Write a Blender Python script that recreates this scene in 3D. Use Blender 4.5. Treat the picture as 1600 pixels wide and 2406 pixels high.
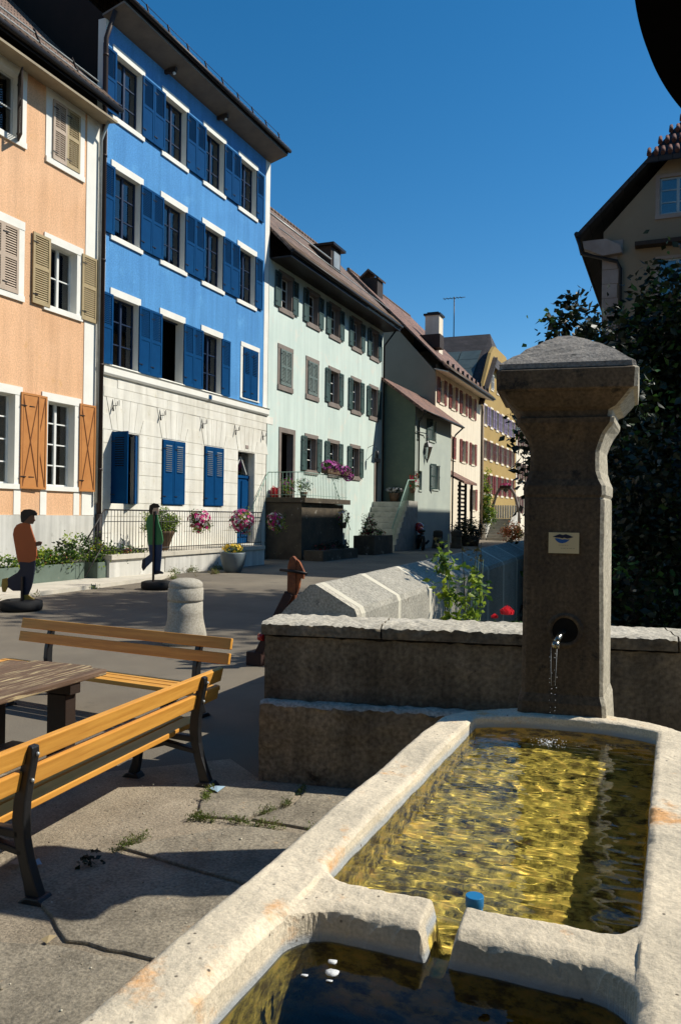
import bpy, math, random
import numpy as np
from mathutils import Vector, Matrix, noise
R = math.radians
random.seed(7); rng = np.random.default_rng(7)
S = bpy.context.scene
for o in list(bpy.data.objects): bpy.data.objects.remove(o)
COL = S.collection

# ---------------------------------------------------------------- camera, sky, sun, exposure
cam = bpy.data.cameras.new('camera'); camo = bpy.data.objects.new('camera', cam); COL.objects.link(camo)
S.camera = camo
cam.sensor_fit = 'VERTICAL'; cam.sensor_height = 24.0; cam.lens = 24.0*1888/2406
cam.clip_start = .05; cam.clip_end = 3000
yaw, pitch, roll = R(22.57), R(.24), R(.8)
camo.location = (0, 0, 1.75)
camo.rotation_euler = (Matrix.Rotation(yaw, 3, 'Z') @ Matrix.Rotation(math.pi/2+pitch, 3, 'X') @ Matrix.Rotation(roll, 3, 'Z')).to_euler()
AZ, EL = R(29), R(44.5)          # azimuth measured from +X towards +Y
tosun = Vector((math.cos(EL)*math.cos(AZ), math.cos(EL)*math.sin(AZ), math.sin(EL)))
w = bpy.data.worlds.new('World'); S.world = w; w.use_nodes = True
nt = w.node_tree; nt.nodes.clear()
sky = nt.nodes.new('ShaderNodeTexSky'); sky.sky_type = 'NISHITA'; sky.sun_disc = False
sky.sun_elevation = EL; sky.sun_rotation = math.pi/2-AZ
sky.altitude = 900; sky.air_density = 1.0; sky.dust_density = .3; sky.ozone_density = 2.5
bg = nt.nodes.new('ShaderNodeBackground'); bg.inputs[1].default_value = .095
wo = nt.nodes.new('ShaderNodeOutputWorld')
hs = nt.nodes.new('ShaderNodeHueSaturation'); hs.inputs['Saturation'].default_value = 1.36; hs.inputs['Hue'].default_value = .494; nt.links.new(sky.outputs[0], hs.inputs['Color']); nt.links.new(hs.outputs[0], bg.inputs[0]); nt.links.new(bg.outputs[0], wo.inputs[0])
sl = bpy.data.lights.new('sun', 'SUN'); slo = bpy.data.objects.new('sun', sl); COL.objects.link(slo)
sl.energy = 4.3; sl.angle = R(.5); sl.color = (1, .95, .85)
slo.rotation_euler = tosun.to_track_quat('Z', 'Y').to_euler(); slo.location = (30, 20, 40)
vs = S.view_settings; vs.view_transform = 'Standard'; vs.look = 'None'; vs.exposure = 0.45; vs.gamma = 1

# ---------------------------------------------------------------- mesh helpers
class MB:
    def __init__(s): s.v = []; s.f = []; s.m = []; s.sm = []
    def add(s, vs, fs, m=0, smooth=False):
        n = len(s.v); s.v += [tuple(p) for p in vs]
        for q in fs: s.f.append(tuple(n+i for i in q)); s.m.append(m); s.sm.append(smooth)
        return s
    def box(s, x0, x1, y0, y1, z0, z1, m=0):
        if x0 > x1: x0, x1 = x1, x0
        if y0 > y1: y0, y1 = y1, y0
        if z0 > z1: z0, z1 = z1, z0
        v = [(x, y, z) for z in (z0, z1) for y in (y0, y1) for x in (x0, x1)]
        return s.add(v, [(0,2,3,1),(4,5,7,6),(0,1,5,4),(2,6,7,3),(0,4,6,2),(1,3,7,5)], m)
    def obox(s, c, size, M, m=0):
        hx, hy, hz = [a/2 for a in size]; c = Vector(c)
        v = [c + M @ Vector((x, y, z)) for z in (-hz, hz) for y in (-hy, hy) for x in (-hx, hx)]
        return s.add(v, [(0,2,3,1),(4,5,7,6),(0,1,5,4),(2,6,7,3),(0,4,6,2),(1,3,7,5)], m)
    def bar(s, a, b, wd, th, up=(0,0,1), m=0):
        a, b = Vector(a), Vector(b); d = (b-a); L = d.length; d.normalize()
        u = Vector(up); sx = d.cross(u)
        if sx.length < 1e-4: sx = d.cross(Vector((1,0,0)))
        sx.normalize(); u = sx.cross(d)
        M = Matrix((d, sx, u)).transposed()
        return s.obox((a+b)/2, (L, wd, th), M, m)
    def prism(s, poly, ax, a, b, m=0):
        # poly: 2D points in the plane perpendicular to ax: 'x' -> (y,z), 'y' -> (x,z), 'z' -> (x,y)
        f = {'x': lambda p, t: (t, p[0], p[1]), 'y': lambda p, t: (p[0], t, p[1]), 'z': lambda p, t: (p[0], p[1], t)}[ax]
        n = len(poly); A = sum(poly[i][0]*poly[(i+1)%n][1]-poly[(i+1)%n][0]*poly[i][1] for i in range(n))
        if a > b: a, b = b, a
        if (A < 0) != (ax == 'y'): poly = poly[::-1]
        v = [f(p, a) for p in poly]+[f(p, b) for p in poly]
        fs = [tuple(reversed(range(n))), tuple(range(n, 2*n))]+[(i, (i+1)%n, n+(i+1)%n, n+i) for i in range(n)]
        return s.add(v, fs, m)
    def tube(s, pts, r, n=8, m=0, caps=True):
        pts = [Vector(p) for p in pts]; k = len(pts); rs = r if hasattr(r, '__len__') else [r]*k
        vv = []; prev = None
        for i, p in enumerate(pts):
            d = (pts[min(i+1, k-1)]-pts[max(i-1, 0)]).normalized()
            if prev is None: u = d.orthogonal().normalized()
            else:
                u = prev-d*prev.dot(d)
                u = u.normalized() if u.length > 1e-5 else d.orthogonal().normalized()
            prev = u; w2 = d.cross(u)
            for j in range(n):
                a = 2*math.pi*j/n; vv.append(p+(u*math.cos(a)+w2*math.sin(a))*rs[i])
        fs = [(i*n+j, i*n+(j+1)%n, (i+1)*n+(j+1)%n, (i+1)*n+j) for i in range(k-1) for j in range(n)]
        s.add(vv, fs, m, True)
        if caps:
            q = len(s.v)-len(vv)
            s.f.append(tuple(q+j for j in reversed(range(n)))); s.m.append(m); s.sm.append(False)
            s.f.append(tuple(q+(k-1)*n+j for j in range(n))); s.m.append(m); s.sm.append(False)
        return s
    def lathe(s, prof, n=32, c=(0,0,0), m=0, smooth=True):
        vv = [(c[0]+r*math.cos(2*math.pi*j/n), c[1]+r*math.sin(2*math.pi*j/n), c[2]+z) for r, z in prof for j in range(n)]
        k = len(prof)
        fs = [(i*n+j, i*n+(j+1)%n, (i+1)*n+(j+1)%n, (i+1)*n+j) for i in range(k-1) for j in range(n)]
        q = len(s.v); s.add(vv, fs, m, smooth)
        s.f.append(tuple(q+j for j in reversed(range(n)))); s.m.append(m); s.sm.append(False)
        s.f.append(tuple(q+(k-1)*n+j for j in range(n))); s.m.append(m); s.sm.append(False)
        return s
    def sph(s, c, r, n=8, m=0):
        rr = r if hasattr(r, '__len__') else (r, r, r)
        k = max(3, n//2); vv = []; 
        for i in range(k+1):
            t = math.pi*i/k
            for j in range(n):
                a = 2*math.pi*j/n; vv.append((c[0]+rr[0]*math.sin(t)*math.cos(a), c[1]+rr[1]*math.sin(t)*math.sin(a), c[2]-rr[2]*math.cos(t)))
        return s.add(vv, [(i*n+j, i*n+(j+1)%n, (i+1)*n+(j+1)%n, (i+1)*n+j) for i in range(k) for j in range(n)], m, True)
    def build(s, name, mats, parent=None, loc=(0,0,0), rot=(0,0,0), bevel=0, seg=2):
        me = bpy.data.meshes.new(name); me.from_pydata(s.v, [], s.f)
        for q in (mats if isinstance(mats, (list, tuple)) else [mats]): me.materials.append(q)
        me.polygons.foreach_set('material_index', s.m); me.polygons.foreach_set('use_smooth', s.sm)
        me.update()
        o = bpy.data.objects.new(name, me); COL.objects.link(o); o.location = loc; o.rotation_euler = rot
        if parent: o.parent = parent
        if bevel:
            b = o.modifiers.new('bevel', 'BEVEL'); b.width = bevel; b.segments = seg; b.limit_method = 'ANGLE'; b.angle_limit = R(35)
        return o

def tag(o, label=None, cat=None, group=None, kind=None):
    if label: o['label'] = label
    if cat: o['category'] = cat
    if group: o['group'] = group
    if kind: o['kind'] = kind
    return o
def thing(name, loc, label, cat, group=None, rz=0):
    o = bpy.data.objects.new(name, None); COL.objects.link(o); o.location = loc; o.rotation_euler = (0, 0, rz)
    o.empty_display_size = .2
    return tag(o, label, cat, group)
def copy_tree(o, parent=None):
    c = o.copy(); COL.objects.link(c)
    if parent: c.parent = parent
    for ch in [k for k in CH.get(o.name, [])]: copy_tree(ch, c)
    return c
CH = {}
def kid(o, parent):            # remember children so that copies can be made without touching the depsgraph
    CH.setdefault(parent.name, []).append(o); return o

# ---------------------------------------------------------------- materials
def hexc(r, g, b, a=1): return (r, g, b, a)
FINE = (.62, 1.3)
def pm(name, c1, c2=None, rough=.85, vs_=2.0, bump=.2, bs=40.0, metal=0.0, spec=.3, c3=None, s3=9.0, t3=.6, detail=6, dist=.02, coat=0, stretch=None, fine=None, fr=(.62, 1.3), streak=0):
    m = bpy.data.materials.new(name); m.use_nodes = True; n = m.node_tree; N = n.nodes; L = n.links
    b = N['Principled BSDF']; tc = N.new('ShaderNodeTexCoord'); src = tc.outputs['Object']
    if stretch:
        mp = N.new('ShaderNodeMapping'); mp.inputs['Scale'].default_value = stretch; L.new(src, mp.inputs[0]); src = mp.outputs[0]
    c2 = c2 or tuple(x*.72 for x in c1)
    t = N.new('ShaderNodeTexNoise'); t.inputs['Scale'].default_value = vs_; t.inputs['Detail'].default_value = detail; t.inputs['Roughness'].default_value = .65
    L.new(src, t.inputs[0])
    cr = N.new('ShaderNodeValToRGB'); cr.color_ramp.elements[0].position = .35; cr.color_ramp.elements[1].position = .65
    cr.color_ramp.elements[0].color = (*c2, 1); cr.color_ramp.elements[1].color = (*c1, 1)
    L.new(t.outputs[0], cr.inputs[0]); out = cr.outputs[0]
    if c3:
        t3n = N.new('ShaderNodeTexNoise'); t3n.inputs['Scale'].default_value = s3; t3n.inputs['Detail'].default_value = 8; t3n.inputs['Roughness'].default_value = .7
        L.new(src, t3n.inputs[0])
        r3 = N.new('ShaderNodeValToRGB'); r3.color_ramp.elements[0].position = t3; r3.color_ramp.elements[1].position = min(1, t3+.08)
        L.new(t3n.outputs[0], r3.inputs[0])
        mx = N.new('ShaderNodeMix'); mx.data_type = 'RGBA'; L.new(r3.outputs[0], mx.inputs[0]); L.new(out, mx.inputs[6]); mx.inputs[7].default_value = (*c3, 1); out = mx.outputs[2]
    if fine:
        tf = N.new('ShaderNodeTexNoise'); tf.inputs['Scale'].default_value = fine; tf.inputs['Detail'].default_value = 3
        L.new(tc.outputs['Object'], tf.inputs[0])
        mr = N.new('ShaderNodeMapRange'); mr.inputs[1].default_value = .3; mr.inputs[2].default_value = .7; mr.inputs[3].default_value = fr[0]; mr.inputs[4].default_value = fr[1]
        L.new(tf.outputs[0], mr.inputs[0]); vm = N.new('ShaderNodeVectorMath'); vm.operation = 'SCALE'
        L.new(out, vm.inputs[0]); L.new(mr.outputs[0], vm.inputs['Scale']); out = vm.outputs[0]
    if streak:
        mp2 = N.new('ShaderNodeMapping'); mp2.inputs['Scale'].default_value = (3.2, 3.2, .22); L.new(tc.outputs['Object'], mp2.inputs[0])
        ts = N.new('ShaderNodeTexNoise'); ts.inputs['Scale'].default_value = 1.0; ts.inputs['Detail'].default_value = 7; ts.inputs['Roughness'].default_value = .65; L.new(mp2.outputs[0], ts.inputs[0])
        ms = N.new('ShaderNodeMapRange'); ms.inputs[1].default_value = .36; ms.inputs[2].default_value = .60; ms.inputs[3].default_value = 1-streak; ms.inputs[4].default_value = 1.03
        L.new(ts.outputs[0], ms.inputs[0]); v2 = N.new('ShaderNodeVectorMath'); v2.operation = 'SCALE'; L.new(out, v2.inputs[0]); L.new(ms.outputs[0], v2.inputs['Scale']); out = v2.outputs[0]
    L.new(out, b.inputs['Base Color'])
    b.inputs['Roughness'].default_value = rough; b.inputs['Metallic'].default_value = metal
    b.inputs['Specular IOR Level'].default_value = spec; b.inputs['Coat Weight'].default_value = coat
    if bump:
        tb = N.new('ShaderNodeTexNoise'); tb.inputs['Scale'].default_value = bs; tb.inputs['Detail'].default_value = 8; tb.inputs['Roughness'].default_value = .7
        L.new(src, tb.inputs[0]); bp = N.new('ShaderNodeBump'); bp.inputs['Strength'].default_value = bump; bp.inputs['Distance'].default_value = dist
        L.new(tb.outputs[0], bp.inputs['Height']); L.new(bp.outputs[0], b.inputs['Normal'])
    return m
def tiles(name, c1, c2, cw=.22, rh=.3, bump=1.0, slope=1.08):
    # rows of roof tiles laid along y, up the slope (uses object x/z for the run up the slope)
    m = bpy.data.materials.new(name); m.use_nodes = True; n = m.node_tree; N = n.nodes; L = n.links
    b = N['Principled BSDF']; tc = N.new('ShaderNodeTexCoord'); sp = N.new('ShaderNodeSeparateXYZ'); L.new(tc.outputs['Object'], sp.inputs[0])
    cb = N.new('ShaderNodeCombineXYZ')
    mu = N.new('ShaderNodeMath'); mu.operation = 'MULTIPLY'; mu.inputs[1].default_value = 1.4; L.new(sp.outputs[2], mu.inputs[0])
    ad = N.new('ShaderNodeMath'); ad.operation = 'ADD'; L.new(sp.outputs[0], ad.inputs[0]); L.new(sp.outputs[1], ad.inputs[1])
    L.new(ad.outputs[0], cb.inputs[0]); L.new(mu.outputs[0], cb.inputs[1])
    br = N.new('ShaderNodeTexBrick'); br.inputs['Scale'].default_value = 1; br.inputs['Brick Width'].default_value = cw; br.inputs['Row Height'].default_value = rh
    br.inputs['Mortar Size'].default_value = .018; br.inputs['Mortar Smooth'].default_value = .6; br.inputs['Bias'].default_value = 0
    br.inputs['Color1'].default_value = (*c1, 1); br.inputs['Color2'].default_value = (*c2, 1); br.inputs['Mortar'].default_value = (*[x*.25 for x in c2], 1)
    L.new(cb.outputs[0], br.inputs[0])
    t = N.new('ShaderNodeTexNoise'); t.inputs['Scale'].default_value = 1.3; t.inputs['Detail'].default_value = 6; L.new(tc.outputs['Object'], t.inputs[0])
    mr = N.new('ShaderNodeMapRange'); mr.inputs[1].default_value = .3; mr.inputs[2].default_value = .7; mr.inputs[3].default_value = .6; mr.inputs[4].default_value = 1.3; L.new(t.outputs[0], mr.inputs[0])
    vm = N.new('ShaderNodeVectorMath'); vm.operation = 'SCALE'; L.new(br.outputs[0], vm.inputs[0]); L.new(mr.outputs[0], vm.inputs['Scale'])
    L.new(vm.outputs[0], b.inputs['Base Color']); b.inputs['Roughness'].default_value = .8
    bp = N.new('ShaderNodeBump'); bp.inputs['Strength'].default_value = bump; bp.inputs['Distance'].default_value = .04; bp.invert = True
    L.new(br.outputs['Fac'], bp.inputs['Height']); L.new(bp.outputs[0], b.inputs['Normal'])
    return m
def leafm(name, c, c2, tr=.35):
    m = bpy.data.materials.new(name); m.use_nodes = True; n = m.node_tree; N = n.nodes; L = n.links
    N.clear(); o = N.new('ShaderNodeOutputMaterial'); tc = N.new('ShaderNodeTexCoord')
    t = N.new('ShaderNodeTexNoise'); t.inputs['Scale'].default_value = 2.2; t.inputs['Detail'].default_value = 5; L.new(tc.outputs['Object'], t.inputs[0])
    cr = N.new('ShaderNodeValToRGB'); cr.color_ramp.elements[0].position = .38; cr.color_ramp.elements[1].position = .62
    cr.color_ramp.elements[0].color = (*c2, 1); cr.color_ramp.elements[1].color = (*c, 1); L.new(t.outputs[0], cr.inputs[0])
    p = N.new('ShaderNodeBsdfPrincipled'); p.inputs['Roughness'].default_value = .5; p.inputs['Specular IOR Level'].default_value = .35
    tl = N.new('ShaderNodeBsdfTranslucent'); mx = N.new('ShaderNodeMixShader'); mx.inputs[0].default_value = tr
    L.new(cr.outputs[0], p.inputs['Base Color']); L.new(cr.outputs[0], tl.inputs[0]); L.new(p.outputs[0], mx.inputs[1]); L.new(tl.outputs[0], mx.inputs[2]); L.new(mx.outputs[0], o.inputs[0])
    return m
def glassm(name, tint=(.75,.8,.82), refl=.12):
    m = bpy.data.materials.new(name); m.use_nodes = True; n = m.node_tree; N = n.nodes; L = n.links
    N.clear(); o = N.new('ShaderNodeOutputMaterial'); t = N.new('ShaderNodeBsdfTransparent'); t.inputs[0].default_value = (*tint, 1)
    g = N.new('ShaderNodeBsdfGlossy'); g.inputs['Roughness'].default_value = .03
    fr = N.new('ShaderNodeFresnel'); fr.inputs[0].default_value = 1.5
    ad = N.new('ShaderNodeMath'); ad.operation = 'ADD'; ad.inputs[1].default_value = refl; ad.use_clamp = True; L.new(fr.outputs[0], ad.inputs[0])
    mx = N.new('ShaderNodeMixShader'); L.new(ad.outputs[0], mx.inputs[0]); L.new(t.outputs[0], mx.inputs[1]); L.new(g.outputs[0], mx.inputs[2]); L.new(mx.outputs[0], o.inputs[0])
    return m

M = {}
M['peach'] = pm('peach_stucco', (.76,.46,.265), (.69,.40,.215), c3=(.66,.38,.17), s3=1.2, t3=.6, streak=.12, bump=.25, bs=10, vs_=.7, dist=.03, fine=28, fr=(.8,1.12))
M['white'] = pm('white_trim', (.80,.78,.70), (.72,.70,.62), bump=.1, bs=20, vs_=1.2)
M['plinth'] = pm('pale_plinth_stone', (.62,.60,.54), (.52,.50,.44), streak=.25, bump=.15, bs=9, vs_=.8, c3=(.42,.40,.34), s3=3, t3=.62)
M['blue'] = pm('blue_stucco', (.105,.31,.60), (.088,.265,.54), streak=.14, spec=.06, bump=.22, bs=9, vs_=.5, dist=.03, fine=25, fr=(.8,1.12), c3=(.12,.335,.62), s3=1.1, t3=.56)
M['ashlar'] = pm('ashlar_limestone', c1=(.78,.75,.66), c2=(.66,.62,.52), streak=.16, bump=.12, bs=14, vs_=.9, c3=(.60,.55,.42), s3=2.2, t3=.6)
M['navy'] = pm('navy_shutter_paint', (.002,.052,.155), (.0015,.042,.13), spec=.06, rough=.8, bump=.06, bs=30, vs_=3)
M['mint'] = pm('mint_render', (.60,.69,.62), (.54,.64,.58), streak=.10, c3=(.63,.66,.58), s3=1.3, t3=.55, bump=.06, bs=5, vs_=.6)
M['greentrim'] = pm('grey_stone_surround', (.24,.20,.17), (.18,.15,.13), bump=.15, bs=20)
M['dgreen'] = pm('dark_green_shutter', (.045,.085,.075), (.035,.065,.06), rough=.6, bump=.08)
M['grgreen'] = pm('greygreen_shutter', (.16,.20,.18), (.12,.16,.145), rough=.6, bump=.08)
M['tan'] = pm('tan_louvre_paint', (.40,.31,.17), (.33,.25,.13), rough=.6, bump=.08, vs_=4)
M['tanpink'] = pm('pinkish_louvre_paint', (.47,.37,.28), (.41,.32,.24), rough=.6, bump=.08, vs_=4)
M['orange'] = pm('orange_shutter_paint', (.50,.21,.06), (.43,.17,.045), rough=.6, bump=.08, vs_=3)
M['orangeline'] = pm('brown_batten_paint', (.20,.07,.02), rough=.6)
M['frame'] = pm('white_window_paint', (.75,.75,.70), (.65,.65,.6), rough=.5, bump=0)
M['navyframe'] = pm('navy_window_paint', (.012,.03,.075), rough=.5, bump=0)
M['dark'] = pm('dark_room', (.018,.016,.014), (.012,.011,.01), rough=1, bump=0, spec=0)
M['glass'] = glassm('window_glass', refl=.10)
M['curtain'] = pm('curtain_cloth', (.85,.85,.82), (.6,.6,.6), rough=.9, bump=.3, bs=3, vs_=6, stretch=(1,8,.5))
M['roof'] = tiles('brown_roof_tiles', (.20,.125,.085), (.14,.09,.065))
M['roofred'] = tiles('red_brown_roof_tiles', (.26,.13,.085), (.17,.095,.07))
M['roofdark'] = tiles('dark_roof_tiles', (.045,.035,.035), (.03,.025,.025), cw=.42, rh=.5)
M['roofedge'] = pm('tile_edges', (.22,.15,.10), (.12,.08,.06), bump=.4, bs=8)
M['soffit'] = pm('beige_soffit_boards', (.36,.30,.20), (.28,.23,.16), bump=.1)
M['soffitgrey'] = pm('grey_soffit_boards', (.20,.17,.14), (.15,.13,.11), bump=.1)
M['gutter'] = pm('dark_gutter_metal', (.022,.017,.015), rough=.45, metal=.3, bump=0)
M['zinc'] = pm('zinc_metal', (.42,.44,.42), (.3,.32,.31), rough=.45, metal=.4, bump=0)
M['brownpipe'] = pm('brown_downpipe_paint', (.045,.026,.02), rough=.5, bump=0)
M['darkwall'] = pm('dark_slate_side_wall', (.022,.014,.010), (.016,.011,.008), bump=.1)
M['iron'] = pm('black_cast_iron', (.01,.01,.011), rough=.45, bump=.15, bs=60, spec=.5)
M['railing'] = pm('dark_railing_paint', (.035,.032,.03), rough=.5, bump=0)
M['grail'] = pm('green_railing_paint', (.26,.40,.32), rough=.5, bump=0)
M['oldstone'] = pm('old_dark_stone', (.10,.078,.05), (.055,.043,.03), bump=.6, bs=7, vs_=1.6, c3=(.33,.30,.24), s3=3, t3=.6, dist=.04)
M['step'] = pm('step_stone', (.40,.38,.33), (.27,.26,.22), bump=.3, bs=12, vs_=3)
M['cream'] = pm('cream_render', (.80,.70,.54), (.75,.65,.49), streak=.12, bump=.15, bs=8, vs_=.5)
M['greyside'] = pm('shaded_side_render', (.36,.29,.21), (.31,.25,.18), bump=.15, bs=8, vs_=.5)  # darker copy of the cream render: the gable's shade is in this colour
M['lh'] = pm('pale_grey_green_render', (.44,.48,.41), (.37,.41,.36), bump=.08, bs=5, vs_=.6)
M['lhside'] = pm('shaded_grey_green_render', (.15,.18,.125), (.12,.15,.11), bump=.3, bs=5)  # front render darkened, so the side wall's shade is in the colour
M['redshut'] = pm('red_brown_shutter', (.24,.055,.035), (.20,.045,.03), rough=.6, bump=.05)
M['ochre'] = pm('ochre_render', (.40,.27,.09), (.35,.23,.075), bump=.2, bs=4, vs_=.5)
M['deepred'] = pm('deep_red_shutter', (.22,.02,.018), (.15,.015,.015), rough=.6, bump=0)
M['purple'] = pm('lilac_grey_shutter', (.30,.25,.38), (.22,.18,.28), rough=.6, bump=0)
M['maroon'] = pm('maroon_shutter', (.14,.04,.03), (.10,.03,.025), rough=.6, bump=0)
M['tanhouse'] = pm('tan_render_gable', (.30,.23,.15), (.25,.19,.125), bump=.2, bs=5, vs_=.5)
M['quoin'] = pm('pinkish_quoin_stone', (.36,.30,.26), (.26,.20,.17), bump=.2, bs=6, vs_=.9)
M['terracotta'] = pm('terracotta_tile', (.20,.075,.05), (.045,.03,.028), bump=.3, vs_=5)
M['brown'] = pm('dark_brown_wood', (.05,.032,.022), (.03,.02,.015), rough=.7, bump=.3, bs=12, stretch=(6,6,1))
def woodm(name, c1, c2, axis, c3=None, t3=.62, rough=.5, coat=.15, bump=.15):
    st = [14, 14, 14]; st['xyz'.index(axis)] = .8
    return pm(name, c1, c2, rough=rough, vs_=2.2, bump=bump, bs=4, stretch=tuple(st), c3=c3, s3=3, t3=t3, coat=coat, dist=.01)
M['benchwood'] = woodm('varnished_bench_wood', (.70,.34,.06), (.52,.225,.035), 'x', c3=(.40,.17,.03), t3=.70, coat=.05)
M['tablewood'] = woodm('weathered_table_wood', (.17,.105,.065), (.085,.05,.03), 'y', c3=(.42,.33,.18), t3=.53, rough=.7, coat=0, bump=.4)
M['tableleg'] = pm('dark_stained_timber', (.03,.018,.012), (.02,.012,.008), rough=.6, bump=.2, bs=20)
M['granite'] = pm('granite_aggregate', (.46,.42,.34), (.30,.27,.21), vs_=45, bump=.5, bs=60, detail=3, c3=(.15,.14,.12), s3=70, t3=.6, dist=.01)
M['rubber'] = pm('black_rubber', (.012,.012,.012), rough=.8, bump=.3, bs=30)
M['rust'] = pm('rusty_iron', (.34,.10,.03), (.10,.035,.02), rough=.75, vs_=9, bump=.4, bs=30)
M['rustdark'] = pm('dark_rusty_iron', (.05,.02,.014), (.025,.014,.012), rough=.7, vs_=8, bump=.3)
M['redpaint'] = pm('red_gloss_paint', (.45,.012,.012), (.38,.01,.01), rough=.25, bump=0, coat=.5)
M['planter'] = pm('greygreen_planter_paint', (.13,.17,.135), (.10,.13,.10), rough=.7, bump=.2, c3=(.20,.20,.15), s3=6, t3=.62)
M['pot'] = pm('blue_grey_pot', (.14,.17,.18), (.10,.125,.135), rough=.5, bump=.1)
M['terra'] = pm('brown_pot_clay', (.13,.08,.045), (.09,.055,.03), rough=.8)
M['soil'] = pm('soil', (.05,.035,.022), (.03,.02,.014), bump=.6, bs=30)
M['leaf'] = leafm('leaf_green', (.075,.15,.025), (.035,.085,.015))
M['leafy'] = leafm('leaf_yellowgreen', (.34,.42,.035), (.16,.26,.025), .45)
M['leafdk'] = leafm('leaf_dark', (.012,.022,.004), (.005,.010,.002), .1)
M['leafdry'] = leafm('leaf_dry', (.20,.15,.06), (.10,.10,.035))
M['bark'] = pm('bark', (.09,.07,.05), (.05,.04,.03), bump=.8, bs=8)
for nme, c in dict(pink=(.62,.03,.22), white=(.75,.72,.68), magenta=(.48,.07,.36), yellow=(.80,.55,.05), red=(.65,.015,.012), rose=(.85,.04,.06), salmon=(.80,.25,.16), dred=(.16,.012,.015)).items():
    M['f_'+nme] = leafm('petals_'+nme, c, tuple(x*.8 for x in c), .3)
M['skin'] = pm('painted_skin', (.11,.05,.025), (.09,.04,.02), bump=0, rough=.7)
M['hair'] = pm('painted_dark_hair', (.008,.006,.006), bump=0, rough=.7)
M['f_orange'] = pm('painted_orange_pullover', (.34,.085,.02), (.28,.07,.018), bump=0, rough=.7)
M['f_green'] = pm('painted_green_pullover', (.035,.17,.06), (.03,.14,.05), bump=0, rough=.7)
M['f_navy'] = pm('painted_navy_trousers', (.012,.016,.035), bump=0, rough=.7)
M['f_blue'] = pm('painted_blue_trousers', (.018,.045,.11), bump=0, rough=.7)
M['f_shoe'] = pm('painted_yellow_shoe', (.30,.20,.03), bump=0, rough=.7)
M['black'] = pm('black_cloth', (.004,.004,.004), rough=1, bump=0, spec=0)
M['plaque'] = pm('ivory_enamel_plaque', (.62,.52,.31), (.56,.47,.28), rough=.35, bump=0)
M['lipdark'] = pm('navy_lip_print', (.012,.016,.045), rough=.5, bump=0)
M['lipblue'] = pm('blue_lip_print', (.02,.10,.32), rough=.5, bump=0)
M['print'] = pm('grey_print', (.30,.27,.20), rough=.6, bump=0)
M['brass'] = pm('wet_brass', (.35,.32,.25), rough=.2, metal=.9, bump=0)
M['bluepvc'] = pm('blue_plastic_pipe', (.02,.17,.36), (.015,.14,.30), rough=.4, bump=0)
M['foam'] = pm('white_foam', (.75,.76,.74), rough=.6, bump=.5, bs=50)
M['litter'] = pm('pale_blue_litter', (.30,.42,.5), rough=.5, bump=0)
M['pillar'] = pm('shaded_weathered_sandstone', c1=(.150,.105,.062), c2=(.085,.062,.040), streak=.45, bump=.5, bs=14, vs_=3.5, c3=(.042,.034,.024), s3=7, t3=.56, dist=.015, fine=60)  # grime plus the shade of the pillar front, both in the colour
M['litside'] = pm('sunlit_side_sandstone', (.46,.41,.31), (.34,.30,.22), bump=.4, bs=18, vs_=5, fine=60)  # lighter copy of the pillar stone, paints the sun on its right side
M['capstone'] = pm('grey_weathered_capstone', (.30,.27,.23), (.20,.18,.155), bump=.7, bs=18, vs_=5, c3=(.10,.095,.08), s3=14, t3=.6, dist=.02, fine=70)
M['wallstone'] = pm('weathered_wall_render', (.29,.235,.155), (.13,.105,.07), streak=.45, bump=.7, bs=9, vs_=2.2, c3=(.06,.045,.03), s3=3.5, t3=.6, dist=.03, fine=35)
M['walltop'] = pm('pale_coping_stone', (.54,.49,.39), (.40,.36,.28), bump=.5, bs=14, vs_=4, c3=(.20,.19,.16), s3=9, t3=.6, dist=.02, fine=50)
M['coping'] = pm('grey_coping_slabs', (.36,.33,.265), (.28,.26,.21), bump=.5, bs=12, vs_=3, c3=(.19,.17,.13), s3=6, t3=.6, dist=.02, fine=40)
M['mortar'] = pm('pale_mortar', (.60,.55,.43), (.48,.44,.34), bump=.4, bs=20)
M['asphalt'] = pm('asphalt', (.20,.17,.125), (.13,.11,.083), rough=.9, vs_=.45, bump=.5, bs=90, c3=(.085,.075,.06), s3=1.1, t3=.62, dist=.01, fine=120)
M['pave'] = pm('gravelly_concrete', (.38,.315,.225), (.22,.18,.125), vs_=1.6, bump=.9, bs=55, c3=(.12,.10,.07), s3=3, t3=.58, dist=.012, fine=110)
M['slab'] = pm('worn_flagstone', (.32,.275,.20), (.17,.145,.105), vs_=2.6, bump=1.0, bs=14, c3=(.40,.25,.12), s3=4, t3=.62, dist=.02, fine=75)
M['kerb'] = pm('pale_concrete', (.58,.53,.43), (.46,.42,.34), vs_=2, bump=.3, bs=40, c3=(.28,.27,.22), s3=4, t3=.64)
M['earth'] = pm('garden_earth', (.05,.045,.03), (.03,.03,.02), bump=.6, bs=10)
M['grass'] = leafm('joint_grass', (.16,.21,.035), (.09,.13,.02))
# ---------------------------------------------------------------- ground
def sheet(name, poly, z, mat, depth=.02):
    b = MB(); b.prism(poly, 'z', z-depth, z)
    return tag(b.build(name, mat), kind='structure')
g = MB(); g.add([(-400,-60,-1.6),(400,-60,-1.6),(400,900,-1.6),(-400,900,-1.6)], [(0,1,2,3)])
tag(g.build('ground', M['earth']), kind='structure')
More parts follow.
